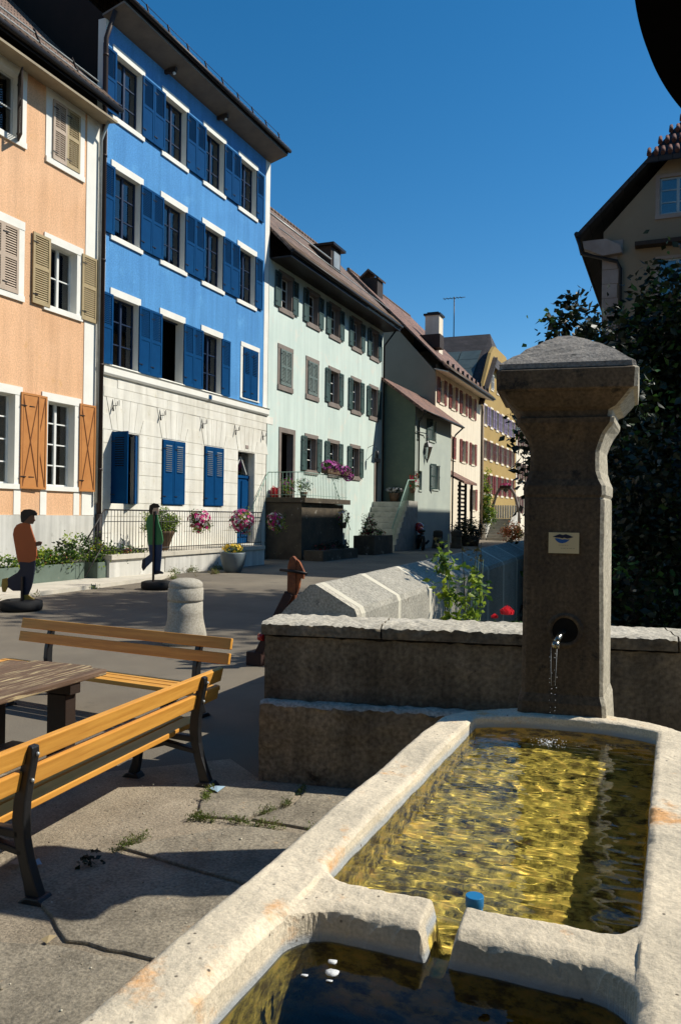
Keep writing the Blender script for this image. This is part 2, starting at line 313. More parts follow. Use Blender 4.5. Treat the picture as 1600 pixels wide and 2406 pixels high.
# the street and the square: everything left of the coped wall and around the fountain
g = MB(); g.prism([(-40,-20),(3.5,-20),(3.5,5.5),(-2.75,5.3),(-2.75,27),(-2.2,60),(-2.2,140),(-40,140)], 'z', -.3, 0)
tag(g.build('road', M['asphalt']), kind='structure')
sheet('pavement', [(-14.82,2),(-12.0,2),(-12.02,11.8),(-12.36,17.6),(-12.9,19.0),(-14.82,19.0)], .085, M['kerb'], .12)
sheet('gravel_square', [(-6.5,-3),(3,-3),(3,5.2),(-2.5,4.7),(-2.9,5.0),(-3.6,4.3),(-5.2,3.6)], .005, M['pave'], .004)

# ---------------------------------------------------------------- house helpers
def wall(b, y0, y1, z0, z1, ops, d=.28, m=0, x=0, mr=None):
    ys = sorted({y0, y1, *[v for o in ops for v in o[:2] if y0 < v < y1]}); zs = sorted({z0, z1, *[v for o in ops for v in o[2:4] if z0 < v < z1]})
    for i in range(len(ys)-1):
        for j in range(len(zs)-1):
            cy, cz = (ys[i]+ys[i+1])/2, (zs[j]+zs[j+1])/2
            if any(o[0] < cy < o[1] and o[2] < cz < o[3] for o in ops): continue
            b.add([(x,ys[i],zs[j]),(x,ys[i+1],zs[j]),(x,ys[i+1],zs[j+1]),(x,ys[i],zs[j+1])], [(0,1,2,3)], m)
    mr = m if mr is None else mr
    for o in ops:
        a, c, e, f = max(o[0], y0), min(o[1], y1), max(o[2], z0), min(o[3], z1)
        if c <= a or f <= e: continue
        xx = x-d
        b.add([(x,a,e),(xx,a,e),(xx,a,f),(x,a,f)], [(0,1,2,3)], mr)
        b.add([(x,c,e),(x,c,f),(xx,c,f),(xx,c,e)], [(0,1,2,3)], mr)
        if o[3] <= z1: b.add([(x,a,f),(xx,a,f),(xx,c,f),(x,c,f)], [(0,1,2,3)], mr)
        if o[2] >= z0: b.add([(x,a,e),(x,c,e),(xx,c,e),(xx,a,e)], [(0,1,2,3)], mr)
WIN = {}
def window(par, loc, w, h, fr='frame', nb=2, leaves=2, sur=None, jw=.1, lh=.2, sh=.13, ext=.14, curtain=1, rec=.2, bare=False, fw=.05):
    """opening bottom centre at loc, looking along +x"""
    key = (w, h, fr, nb, leaves, sur, jw, lh, sh, ext, curtain, rec, bare, fw)
    if key in WIN:
        o = copy_tree(WIN[key], par); o.location = loc; return o
    b = MB(); a = w/2; t = fw
    if not bare:
        b.box(-rec-.06, -rec, -a, -a+t, 0, h); b.box(-rec-.06, -rec, a-t, a, 0, h)
        b.box(-rec-.06, -rec, -a+t, a-t, 0, t); b.box(-rec-.06, -rec, -a+t, a-t, h-t, h)
        if leaves == 2: b.box(-rec-.05, -rec+.015, -t*.75, t*.75, t, h-t)
        for k in range(nb):
            z = h*(k+1)/(nb+1)
            b.box(-rec-.045, -rec-.005, -a+t, -t*.75 if leaves == 2 else a-t, z-.016, z+.016)
            if leaves == 2: b.box(-rec-.045, -rec-.005, t*.75, a-t, z-.016, z+.016)
    else:
        b.box(-rec-.06, -rec, -a, -a+.05, 0, h); b.box(-rec-.06, -rec, -a+.05, a, h-.05, h)
    o = b.build('window', M[fr], par, loc); WIN[key] = o
    if not bare:
        p = MB(); p.box(-rec-.034, -rec-.026, -a+t*.5, a-t*.5, t*.5, h-t*.5); kid(p.build('pane', M['glass'], o), o)
        if curtain:
            c = MB(); n = 14
            for (ya, yb) in (((-a+.03, -a+w*.36), (a-w*.34, a-.03)) if curtain == 1 else ((-a+.03, a-.03),)):
                pts = [(-rec-.085+.02*math.sin(k*2.1), ya+(yb-ya)*k/n) for k in range(n+1)]
                vv = [(x, y, z) for x, y in pts for z in (.02, h-.04)]
                c.add(vv, [(2*k, 2*k+2, 2*k+3, 2*k+1) for k in range(n)], 0, True)
            kid(c.build('curtain', M['curtain'], o), o)
    if sur:
        s2 = MB(); x1 = .022
        s2.box(-.02, x1+.01, -a-ext, a+ext, h-.004, h+lh); s2.box(-.02, x1+.03, -a-ext, a+ext, -sh, .004)
        s2.box(-.13, x1, -a-jw, -a+.004, .004, h-.004); s2.box(-.13, x1, a-.004, a+jw, .004, h-.004)
        kid(s2.build('surround', M[sur], o), o)
    return o
SH = {}
def shutter(par, loc, w, h, style, mat, ang=0, mat2=None):
    key = (w, h, style, mat)
    if key in SH:
        o = copy_tree(SH[key], par); o.location = loc; o.rotation_euler = (0, 0, ang); return o
    b = MB(); x0, x1 = .03, .068; f = min(.07, w*.16)
    def slats(ya, yb, za, zb, st=.055):
        n = max(3, int((zb-za)/st)); 
        for k in range(n):
            z = za+(k+.5)*(zb-za)/n
            b.add([(x0+.004,ya,z+st*.45),(x1-.004,ya,z-st*.35),(x1-.004,yb,z-st*.35),(x0+.004,yb,z+st*.45),
                   (x0+.004,ya,z+st*.25),(x1-.014,ya,z-st*.45),(x1-.014,yb,z-st*.45),(x0+.004,yb,z+st*.25)],
                  [(0,1,2,3),(7,6,5,4),(1,5,6,2),(0,3,7,4)], 0)
    if style in ('louv', 'two'):
        mid = h*.52
        b.box(x0, x1, 0, f, 0, h); b.box(x0, x1, w-f, w, 0, h); b.box(x0, x1, f, w-f, 0, f*1.3); b.box(x0, x1, f, w-f, h-f, h)
        b.box(x0, x1, f, w-f, mid-f*.6, mid+f*.6)
        if style == 'louv': slats(f, w-f, f*1.3, mid-f*.6); slats(f, w-f, mid+f*.6, h-f)
        else:
            slats(f, w-f, mid+f*.6, h-f, .05); b.box(x0+.008, x1-.012, f, w-f, f*1.3, mid-f*.6)
    elif style == 'perf':
        b.box(x0, x1-.008, 0, w, 0, h)
        b.box(x1-.008, x1, .01, w-.01, .02, .1); b.box(x1-.008, x1, .01, w-.01, h-.1, h-.02); b.box(x1-.008, x1, .01, .06, .1, h-.1); b.box(x1-.008, x1, w-.06, w-.01, .1, h-.1)
        n = 13
        for k in range(n):
            z = h*.5+(h*.42)*k/n
            b.box(x1-.006, x1+.012, w*.24, w*.78, z, z+h*.42/n*.5)
            b.box(x1-.007, x1-.004, w*.24, w*.78, z+h*.42/n*.5, z+h*.42/n, 1)
    elif style == 'x':
        b.box(x0, x1-.012, 0, w, 0, h); e = .022
        b.box(x1-.012, x1, 0, .05, 0, h); b.box(x1-.012, x1, w-.05, w, 0, h); b.box(x1-.012, x1, .05, w-.05, 0, .05); b.box(x1-.012, x1, .05, w-.05, h-.05, h)
        b.bar((x1-.008,.06,.06), (x1-.008,w-.06,h-.06), .022, .012, (1,0,0), 1); b.bar((x1-.006,w-.06,.06), (x1-.006,.06,h-.06), .022, .012, (1,0,0), 1)
        b.box(x1-.006, x1+.002, .052, .062, .05, h-.05, 1); b.box(x1-.006, x1+.002, w-.062, w-.052, .05, h-.05, 1)
    for z in (h*.12, h*.86): b.box(.066, .082, -.015, .16, z, z+.022, 2)
    o = b.build('shutter', [M[mat], M[mat2] if mat2 else M['dark'], M['iron']], par, loc, (0, 0, ang)); SH[key] = o
    return o
class House:
    def __init__(s, name, X, Y0, label, group='houses along the street'):
        s.X = X; s.Y0 = Y0; s.r = thing(name, (X, Y0, 0), label, 'house', group)
    def add(s, name, mb, mats, parent=None, bevel=0):
        if parent is not None: return mb.build(name, mats, parent, (0,0,0), bevel=bevel)
        return mb.build(name, mats, s.r, (0, -s.Y0, 0), bevel=bevel)
    def win(s, Y, z, w, h, **k): return window(s.r, (0, Y-s.Y0, z), w, h, **k)
    def shut(s, Y, z, w, h, st, mat, ang=0, **k): return shutter(s.r, (0, Y-s.Y0, z), w, h, st, mat, ang, **k)
    def body(s, y1, zt, back=-9, mat='darkwall', gable=None, y0=None, mat2=None):
        """side walls, rear wall and dark interior; gable = [(x,z)...] profile of the side walls"""
        y0 = s.Y0 if y0 is None else y0
        prof = gable or [(-.001, 0), (-.001, zt), (back, zt), (back, 0)]
        back = min(q[0] for q in prof)
        b = MB(); b.prism(prof, 'y', y0, y0+.25, 0); b.prism(prof, 'y', y1-.25, y1, 1)
        b.box(back, back+.2, y0+.2, y1-.2, .01, zt-.05, 1)
        s.add('side_wall', b, [M[mat], M[mat2 or mat]])
        d = MB(); d.box(-1.0, -.95, y0+.26, y1-.26, .02, zt-.1); s.add('dark_interior', d, M['dark'])
    def roof(s, y0, y1, xe, ze, xr, zr, xb=None, zb=None, mat='roof', th=.16, gutter=True, soffit='soffit', sof=None, ends=True, rot=None):
        xb = 2*xr-xe if xb is None else xb; zb = ze if zb is None else zb
        b = MB(); b.prism([(xe, ze), (xr, zr), (xb, zb), (xb, zb-th), (xr, zr-th*1.3), (xe, ze-th*.8)], 'y', y0, y1)
        rf = s.add('roof', b, M[mat])
        if ends:
            e = MB(); sl = (zr-ze)/(xr-xe); y = y0+.05
            while y < y1-.12:
                e.tube([(xe+.03, y+.1, ze+.0), (xe-.5, y+.1, ze-.5*sl+.015)], [.055, .05], 6); y += .225
            tp = MB()
            y = y0
            while y < y1-.3: tp.tube([(xr, y, zr-.02), (xr, y+.34, zr-.0)], [.11, .09], 8); y += .34
            s.add('tile_ends', e, M['roofedge'], rf); s.add('ridge_tiles', tp, M['roofedge'], rf)
        if gutter:
            gt = MB(); gt.tube([(xe+.06, y0-.04, ze-.08), (xe+.06, y1+.04, ze-.08)], .075, 8)
            gt.box(xe-.03, xe, y0, y1, ze-.2, ze-.02); s.add('gutter', gt, M['gutter'], rf)
        if sof is not None:
            z1, z2 = sof
            so = MB(); so.prism([(0.001, z1), (xe-.02, z2), (xe-.02, z2+.06), (.001, z1+.06)], 'y', y0+.03, y1-.03)
            s.add('soffit', so, M[soffit], rf)
        return rf

# ---------------------------------------------------------------- peach house (left edge)
h = House('peach_house', -14.8, 6.0, 'peach stucco house with tan and orange shutters and white window surrounds, at the left edge')
cA, cs = 16.55, 2.1
colsP = [cA-cs*k for k in range(5)]
ops = []
for c in colsP: ops += [(c-.5,c+.5,10.75,12.3), (c-.5,c+.5,7.0,8.62), (c-.5,c+.5,2.4,4.58)]
b = MB(); wall(b, 6.0, 18.0, 1.65, 12.62, ops, m=0, mr=1)
h.add('wall', b, [M['peach'], M['white']])
b = MB(); wall(b, 6.0, 18.0, 0, 1.65, [], x=.03); b.add([(0,6,1.65),(.03,6,1.65),(.03,18,1.65),(0,18,1.65)],[(0,1,2,3)]); h.add('plinth', b, M['plinth'])
b = MB(); b.box(-.02, .018, 17.37, 17.99, 1.66, 12.6); h.add('white_quoin', b, M['white'])
for c in colsP:
    for a_, c_ in ((c-.72,c-.5),(c+.5,c+.72)): b = MB(); b.box(-.02,.016, a_, c_, 1.66, 2.27); h.add('white_band', b, M['white'])
for i, c in enumerate(colsP):
    W = dict(sur='white', jw=.22, lh=.2, sh=.14, ext=.22, fr='frame', nb=1, curtain=1)
    h.win(c, 10.75, 1.0, 1.55, **W); h.win(c, 7.0, 1.0, 1.62, **W)
    h.win(c, 2.4, 1.0, 2.18, sur='white', jw=.2, lh=.2, sh=.12, ext=.22, nb=3, curtain=1)
    if i != 1:
        h.shut(c-.5, 10.76, .5, 1.53, 'louv', 'tanpink'); h.shut(c, 10.76, .5, 1.53, 'louv', 'tan')
    else:
        h.shut(c+.53, 10.7, .52, 1.6, 'louv', 'brown', ang=R(-126))
    if i != 1:
        h.shut(c-1.13, 6.93, .6, 1.76, 'louv', 'tan', ang=0); h.shut(c+.66, 6.93, .6, 1.76, 'louv', 'tan')
    else:
        h.shut(c-.5, 7.0, .5, 1.6, 'louv', 'tanpink'); h.shut(c, 7.0, .5, 1.6, 'louv', 'tanpink')
    h.shut(c-1.17, 2.3, .6, 2.36, 'x', 'orange', mat2='orangeline'); h.shut(c+.66, 2.3, .6, 2.36, 'x', 'orange', ang=R(-3), mat2='orangeline')
h.body(18.0-.26, 12.6, mat='greyside', back=-8)
h.roof(5.8, 17.95, .6, 12.86, -4, 17.4, sof=(12.5, 12.42), soffit='soffit')
b = MB()
for dx, dz in ((.25, .30), (.12, .55)):
    b.tube([(dx, 6, 12.98+dz), (dx, 17.45+dz*.4, 12.98+dz)], .022, 6)
for y in np.arange(7.2, 17.6, 1.35): b.bar((.35, y, 13.1), (.08, y, 13.65), .03, .05, m=1)
h.add('snow_guard', b, [M['zinc'], M['gutter']])

# ---------------------------------------------------------------- blue house
h = House('blue_house', -14.8, 18.06, 'tall bright blue house with navy shutters above a white stone ground floor', )
cb = [19.12, 21.48, 23.84, 26.2]
rows = [(12.98, 1.8), (9.6, 1.92), (5.93, 1.98)]
ops = []
for z, hh in rows:
    for k, c in enumerate(cb):
        if z < 6 and k == 3: continue
        ops.append((c-.6, c+.6, z, z+hh))
ops.append((25.98, 27.1, 6.05, 7.95))
b = MB(); wall(b, 18.2, 27.6, 5.88, 15.55, ops, mr=1); h.add('blue_wall', b, [M['blue'], M['white']])
for q in ((18.07,18.2,.02),(27.6,27.95,5.88)): b = MB(); b.box(-.25, .012, *q, 15.55); h.add('corner_strip', b, M['white'])
for z, hh in rows:
    for k, c in enumerate(cb):
        if z < 6 and k == 3: continue
        low = z < 6
        if low and k == 1: h.win(c, z, 1.2, hh, fr='navyframe', bare=True, sur='white', jw=.1, lh=.2, sh=.04, ext=.1)
        else: h.win(c, z, 1.2, hh, fr='navyframe', nb=2, curtain=2, sur='white', jw=.1, lh=.2, sh=(.04 if low else .14), ext=(.1 if low else .14), rec=.17)
        h.shut(c-.6-.575, z+.0, .565, hh, 'two', 'navy'); h.shut(c+.6+.01, z+.0, .565, hh, 'two', 'navy')
h.win(26.54, 6.05, 1.12, 1.9, bare=True, fr='navyframe', sur='white', jw=.16, lh=.16, sh=.03, ext=.16)
h.shut(25.99, 6.06, .55, 1.86, 'perf', 'navy'); h.shut(26.55, 6.06, .55, 1.86, 'perf', 'navy')
# stone ground floor
gops = [(18.62,19.84,2.0,4.06), (21.02,22.24,2.0,4.06), (23.44,24.68,2.0,4.06), (25.75,27.0,.66,4.06)]
b = MB(); wall(b, 18.2, 27.93, 0, 5.6, gops, mr=0); h.add('stone_wall', b, M['ashlar'])
b = MB(); g_ = .014; X1 = .014
piers = [(18.22,18.6),(19.86,21.0),(22.26,23.42),(24.7,25.73),(27.02,27.92)]
lev = [.66,1.15,1.62,2.02,2.44,2.86,3.28,3.7,4.08]
for a, c in piers:
    for z0, z1 in zip(lev, lev[1:]): b.box(-.01, X1, a, c, z0+g_, z1)
for a, c in ((18.6,19.86),(21.0,22.26),(23.42,24.7)):
    b.box(-.01, X1, a, c, 1.62+g_, 1.98)
    b.box(-.01, X1, a, c, .66+g_, 1.62)
for c in (19.23, 21.63, 24.06, 26.37):
    for k in range(-2, 3):                                   # splayed keystones
        a0, a1 = c+(k-.5)*.25, c+(k+.5)*.25; t0, t1 = c+(k-.5)*.36, c+(k+.5)*.36
        b.prism([(a0+.006, 4.08+g_), (a1-.006, 4.08+g_), (t1-.008, 5.0), (t0+.008, 5.0)], 'x', -.01, X1)
for a, c in ((18.22,18.42),(20.05,20.82),(22.45,23.2),(24.9,25.55),(27.2,27.92)):
    b.prism([(a-.17+.01, 4.08+g_), (c+.17-.01, 4.08+g_), (c, 4.52), (a, 4.52)], 'x', -.01, X1)
y = 18.22; z = 5.0
for r_ in range(1):
    yy = 18.22; k = 0
    while yy < 27.9:
        ln = (1.35, 1.7, 1.1)[k % 3]; b.box(-.01, X1, yy+g_*.5, min(yy+ln, 27.92), z+g_, z+.3); b.box(-.01, X1, yy+.6, min(yy+ln+.6-g_*.5, 27.92), z+.3+g_, 5.6); yy += ln; k += 1
h.add('ashlar_blocks', b, M['ashlar'])
b = MB(); b.prism([(-.1,5.6),(.06,5.6),(.1,5.66),(.1,5.84),(.14,5.88),(-.1,5.9)], 'y', 18.1, 27.97); h.add('cornice', b, M['white'])
for c in (18.62, 20.9, 23.3, 25.5, 27.6):
    b = MB(); b.tube([(.0,c,4.78),(.16,c,4.78),(.17,c,4.9)], .012, 6); b.tube([(.0,c-.02,4.98),(.05,c-.05,4.8),(.09,c-.08,4.62)], [.012,.014,.026], 6); b.tube([(.1,c+.16,4.8),(.1,c+.16,4.96)], .01, 6); h.add('hook', b, M['iron'])
for c in (21.63, 24.06):
    h.shut(c-.61, 2.02, .605, 2.03, 'perf', 'navy', mat2='zinc'); h.shut(c+.005, 2.02, .605, 2.03, 'perf', 'navy', mat2='zinc')
h.win(19.23, 2.0, 1.22, 2.06, bare=True, fr='navyframe')
h.shut(18.64, 2.0, .6, 2.04, 'perf', 'navy', ang=R(-93)); s_ = h.shut(19.84, 2.0, .6, 2.0, 'perf', 'navy', ang=R(-148)); 
b = MB(); b.box(-.3,-.24, 25.76, 26.99, .66, 3.1); b.box(-.24,-.2, 25.85, 26.33, .9, 3.0); b.box(-.24,-.2, 26.43, 26.9, .9, 3.0); b.box(-.3,-.2, 25.76, 26.99, 3.1, 3.2)
dr = h.add('door', b, M['navy']); b = MB(); b.box(-.29,-.27, 25.8, 26.95, 3.22, 4.02); h.add('fanlight', b, M['glass'], dr)
b = MB(); b.bar((-.26,25.9,3.25),(-.26,26.4,3.9),.04,.03); b.bar((-.26,26.85,3.25),(-.26,26.4,3.9),.04,.03); h.add('fanlight_bar', b, M['frame'], dr)
b = MB(); b.box(.014,.03, 26.28, 26.5, 4.2, 4.32); h.add('number_plate', b, M['quoin'])
b = MB(); b.box(.1,.12, 23.55, 23.72, 5.66, 5.8); h.add('blue_plate', b, M['navy'])
h.body(27.9, 15.5, mat='darkwall', gable=[(-.02,0),(-.02,15.6),(-4.7,20.2),(-9.4,15.6),(-9.4,0)], y0=18.12, mat2='white')
h.roof(17.9, 28.0, .75, 15.98, -4.7, 21.2, sof=(15.52, 15.72), soffit='soffitgrey')
b = MB(); b.tube([(.42, 17.95, 16.56), (.42, 27.9, 16.56)], .010, 6)
for y in np.arange(18.3, 28, 1.05): b.bar((.5, y, 16.3), (.42, y, 16.58), .035, .04)
h.add('snow_guard', b, M['gutter'])
for y in (20.9, 24.0): 
    b = MB(); b.box(.0,.42,y-.05,y+.05,15.42,15.56); b.sph((.34,y,15.38),.05,8,1); h.add('bracket', b, [M['brown'], M['frame']])

# downpipes between the two houses
t = thing('downpipe', (-14.7, 18.02, 0), 'dark brown downpipe running down between the peach and blue houses', 'pipe')
b = MB(); b.tube([(0,-.04,.1),(0,-.04,14.9),(.3,-.04,15.6)], .065, 10)
for z in (2.9,5.8,8.7,11.6,14.4): b.tube([(0,-.04,z),(0,-.04,z+.06)], .08, 10)
b.build('pipe', M['brownpipe'], t)
b = MB(); b.tube([(0,-.04,.08),(0,-.04,1.7)], .095, 10); b.build('cast_foot', M['gutter'], t)
t = thing('downpipe', (-14.7, 17.84, 0), 'thin grey zinc downpipe on the right corner of the peach house', 'pipe')
b = MB(); b.tube([(0,0,2.0),(0,0,12.0),(.4,-.1,12.6)], .04, 8); b.build('pipe', M['zinc'], t)

# ---------------------------------------------------------------- mint green house
h = House('mint_house', -14.8, 28.0, 'long pale mint house with dark green shutters, right of the blue house')
cg = [29.5, 32.15, 34.6, 37.4, 39.95]
ops = [(c-.5,c+.5,10.15,11.45) for c in cg]+[(c-.5,c+.5,7.0,8.48) for c in cg]+[(c-.5,c+.5,3.72,5.12) for c in (32.15,34.65,37.4)]+[(29.2,30.3,2.4,5.1),(40.35,41.1,2.4,4.65)]
b = MB(); wall(b, 28.0, 41.35, 0, 11.85, ops, mr=1); h.add('wall', b, [M['mint'], M['greentrim']])
G = dict(sur='greentrim', jw=.2, lh=.17, sh=.2, ext=.2, fr='frame', nb=2, curtain=0, rec=.22, fw=.04)
for i, c in enumerate(cg):
    h.win(c, 10.15, 1.0, 1.3, **G); h.shut(c-1.05, 10.1, .5, 1.4, 'two', 'dgreen'); h.shut(c+.56, 10.1, .5, 1.4, 'two', 'dgreen')
    h.win(c, 7.0, 1.0, 1.48, **G)
    if i < 2: h.shut(c-.49, 7.02, .485, 1.44, 'louv', 'grgreen'); h.shut(c+.005, 7.02, .485, 1.44, 'louv', 'grgreen')
    else: h.shut(c-1.05, 6.97, .5, 1.54, 'two', 'dgreen'); h.shut(c+.56, 6.97, .5, 1.54, 'two', 'dgreen')
for c in (32.15, 34.65, 37.4):
    h.win(c, 3.72, 1.0, 1.4, **G); h.shut(c-1.05, 3.68, .5, 1.48, 'two', 'dgreen'); h.shut(c+.56, 3.68, .5, 1.48, 'two', 'dgreen')
b = MB(); b.prism([(29.0,2.4),(29.2,2.4),(29.2,5.1),(30.3,5.1),(30.3,2.4),(30.5,2.4),(30.5,5.3),(29.0,5.3)],'x',-.02,.03); h.add('door_surround', b, M['greentrim']); b = MB(); b.prism([(40.15,2.4),(40.35,2.4),(40.35,4.65),(41.1,4.65),(41.1,4.85),(40.15,4.85)],'x',-.02,.03); h.add('door_surround', b, M['greentrim'])
b = MB(); b.box(-.5,-.44,29.22,30.28,2.4,5.08); d_ = h.add('door', b, M['dark']); b = MB(); b.box(-.44,-.4,29.25,29.6,2.45,3.9); h.add('door_leaf', b, M['rust'], d_)
b = MB(); b.box(-.2,-.14,40.36,41.09,2.4,4.64); b.box(-.14,-.12,40.45,41.0,2.6,4.5); h.add('door', b, M['brown'])
h.body(41.3, 11.9, mat='darkwall', mat2='lh', gable=[(-.02,0),(-.02,12.2),(-3.2,15.9),(-6.4,12.2),(-6.4,0)])
h.roof(28.02, 41.5, .95, 12.1, -3.25, 16.4, mat='roof', sof=(11.8, 11.8), soffit='gutter', th=.16)
rf = MB(); rf.tube([(-.2,28.1,13.75),(-.2,34.5,13.75)], .035, 6); rf.tube([(.35,28.1,13.0),(.35,41.2,13.0)], .02, 6); h.add('roof_rail', rf, M['zinc'])
b = MB()   # dormer
b.box(-2.4,-.55,35.3,36.5,13.2,14.7,0); b.box(-2.8,-.35,35.15,36.7,14.7,14.82,1); dm = h.add('dormer', b, [M['brown'], M['gutter']])
b = MB(); b.box(-.55,-.5,35.55,36.3,13.75,14.5); h.add('dormer_pane', b, M['zinc'], dm)
for x_, z_ in ((.0,10.9),(.0,4.2)):
    pass
b = MB(); b.tube([(.1,41.25,.3),(.1,41.25,11.0),(.8,41.3,11.9)], .05, 8); h.add('downpipe', b, M['gutter'])
b = MB(); b.tube([(0,39.2,5.3),(.35,39.2,5.45),(.5,39.2,5.2)], .015, 6); b.tube([(0,39.2,4.7),(.3,39.2,5.0)], .015, 6); b.lathe([(.03,.2),(.12,.12),(.09,-.2),(.02,-.24)], 8, (.5,39.2,4.95)); 
lw = thing('wall_lantern', (-14.8,39.2,4.9), 'small black wall lantern beside the far door of the mint house', 'lantern'); b.v = [(x, y-39.2, z-4.9) for x, y, z in b.v]; b.build('lantern_body', M['iron'], lw)

# ---------------------------------------------------------------- little teal grey house
h = House('small_house', -12.95, 41.5, 'small grey green house with a lean-to roof between the mint and cream houses')
ops = [(41.3+.5,42.2,6.0,7.1),(44.15,45.2,6.1,7.25),(44.95,46.1,3.35,4.75),(42.25,42.75,3.2,4.25)]
b = MB(); wall(b, 41.5, 49.0, 0, 7.9, ops, mr=0); h.add('wall', b, M['lh'])
for (a, c, z0, z1) in ops: h.win((a+c)/2, z0, round(c-a,2), round(z1-z0,2), nb=1, curtain=0, rec=.15, fw=.03, fr='dgreen', sur='lh', jw=.04, lh=.06, sh=.08, ext=.08)
for (a, c, z0, z1) in ops[1:3]: h.shut(a-.62, z0-.03, .58, z1-z0+.06, 'louv', 'dgreen', ang=R(-18)); h.shut(c+.05, z0-.03, .55, z1-z0+.06, 'louv', 'dgreen', ang=R(10))
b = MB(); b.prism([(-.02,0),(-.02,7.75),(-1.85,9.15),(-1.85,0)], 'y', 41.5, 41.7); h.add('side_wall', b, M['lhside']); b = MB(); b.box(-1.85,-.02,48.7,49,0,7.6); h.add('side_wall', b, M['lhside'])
b = MB(); b.box(-.9,-.85,41.8,48.9,0,7.5); h.add('dark_interior', b, M['dark'])
b = MB(); b.prism([(.55,7.5),(-1.9,9.35),(-1.9,9.2),(.55,7.32)], 'y', 41.1, 49.8); rf = h.add('roof', b, M['roofred'])
b = MB(); b.tube([(.6,41.1,7.4),(.6,49.8,7.4)], .06, 8); b.tube([(.55,49.7,7.35),(.2,49.3,6.9),(.1,49.1,6.6),(.1,49.1,.2)], .05, 8); b.tube([(.6,41.3,7.35),(.15,41.75,6.9),(.1,41.85,6.6),(.1,41.85,3.8)], .045, 8); h.add('gutter', b, M['gutter'], rf)

LS = 1.45
t = thing('bracket_lantern', (-12.95, 42.9, 6.3), 'black wrought iron street lantern hanging from a bracket on the small grey green house', 'lantern')
b = MB(); b.tube([(.05,-1.0,0.02),(.08,.1,.05),(.09,.3,-.02)], .02, 6); b.tube([(.09,.3,0),(.09,.3,-.3)], .012, 6); b.build('bracket', M['iron'], t).scale = (LS,)*3
b = MB(); b.lathe([(.02,.0),(.06,-.06),(.1,-.08),(.2,-.2),(.22,-.24)], 6, (.09,.3,-.22), smooth=False); b.lathe([(.03,-.74),(.06,-.7),(.02,-.82),(.005,-.86)], 6, (.09,.3,-.22), smooth=False)
for k in range(6):
    a = math.pi/3*k; b.tube([(.09+.2*math.cos(a),.3+.2*math.sin(a),-.46),(.09+.06*math.cos(a),.3+.06*math.sin(a),-.92)], .008, 5)
b.build('lantern_frame', M['iron'], t).scale = (LS,)*3
b = MB(); b.lathe([(.19,-.25),(.055,-.7)], 6, (.09,.3,-.22), smooth=False); b.build('lantern_glass', M['glass'], t).scale = (LS,)*3

# ---------------------------------------------------------------- cream gable house
h = House('cream_gable_house', -14.0, 49.0, 'cream house with red brown shutters behind the small grey green house')
T = [(50.4,9.1),(53.3,9.1),(56.2,9.1),(58.9,9.1),(53.6,5.7),(56.4,5.7),(59.25,5.7),(59.6,2.3)]
ops = [(y-.5,y+.5,z,z+1.5) for y, z in T]
b = MB(); wall(b, 49.0, 61.8, 0, 11.4, ops, mr=0); h.add('wall', b, M['cream'])
for k, (y, z) in enumerate(T):
    h.win(y, z, 1.0, 1.5, nb=2, curtain=2, sur='cream', jw=.05, lh=.1, sh=.12, ext=.1, rec=.12)
    if k == 4: h.shut(y-.5, z, .5, 1.5, 'louv', 'redshut'); h.shut(y, z, .5, 1.5, 'louv', 'redshut')
    else: h.shut(y-1.12, z-.05, .6, 1.6, 'louv', 'redshut'); h.shut(y+.54, z-.05, .6, 1.6, 'louv', 'redshut')
prof = [(-.02,0),(-.02,10.9),(-5.9,17.5),(-11.8,10.9),(-11.8,0)]
h.body(61.75, 11.2, mat='greyside', mat2='cream', gable=prof, back=-11.8)
h.roof(48.6, 62.1, .95, 11.0, -5.9, 17.9, mat='roofred', sof=(11.0, 10.75), soffit='cream')
b = MB(); b.box(-5.35,-4.2,49.02-.03,48.98,12.3,13.5); h.add('gable_window', b, M['dark'])
b = MB(); b.box(-.5,-2.3,51.6,52.6,13.0,13.0+.9); h.add('dormer', b, M['brown'])
for y in np.arange(49.5,62,1.3): b = MB(); b.box(.55,.7,y,y+.1,11.3,11.65); h.add('snow_hook', b, M['gutter'])
b = MB(); b.prism([(-.02,4.9),(1.75,4.0),(1.75,3.85),(-.02,4.75)], 'y', 49.6, 53.2); pr_ = h.add('porch_roof', b, M['roofred'])
b = MB()
for y in (49.75, 51.3, 52.95): b.box(1.35,1.5,y,y+.14,0,4.0)
for k in range(12): b.box(1.3,1.34,49.75,51.5,.8+k*.26,.93+k*.26)
h.add('porch_post', b, M['brown'], pr_)
for (X_, Y_, zb, zt, s_, lab) in ((-19.0,50.6,16.3,18.2,.62,'wide brown roofed chimney on the ridge of the cream gable house'), (-15.6,54.0,12.0,15.9,.5,'slim cream chimney with a dark cap on the roof slope of the cream gable house')):
    t = thing('chimney', (X_, Y_, zb), lab, 'chimney', 'chimneys on the roofs')
    b = MB(); hh = zt-zb
    if s_ > .6:
        b.box(-s_,s_,-.55,.55,0,hh-.6); b.build('stack', M['brown'], t)
        b = MB(); b.prism([(-s_-.15,hh-.65),(0,hh),(s_+.15,hh-.65),(s_+.1,hh-.75),(0,hh-.15),(-s_-.1,hh-.75)], 'y', -.7, .7); b.build('cowl', M['roof'], t)
    else:
        b.box(-s_,s_,-.5,.5,0,hh-.25); b.build('stack', M['cream'], t); b = MB(); b.box(-s_-.1,s_+.1,-.6,.6,hh-.25,hh-.12); b.box(-s_+.1,s_-.1,-.4,.4,hh-.12,hh); b.build('cap', M['gutter'], t)
t = thing('television_antenna', (-18.4,70,17.0), 'thin television antenna mast standing against the sky above the roofs', 'antenna')
b = MB(); b.tube([(0,0,0),(0,0,4.4)], .05, 6); b.build('mast', M['gutter'], t)
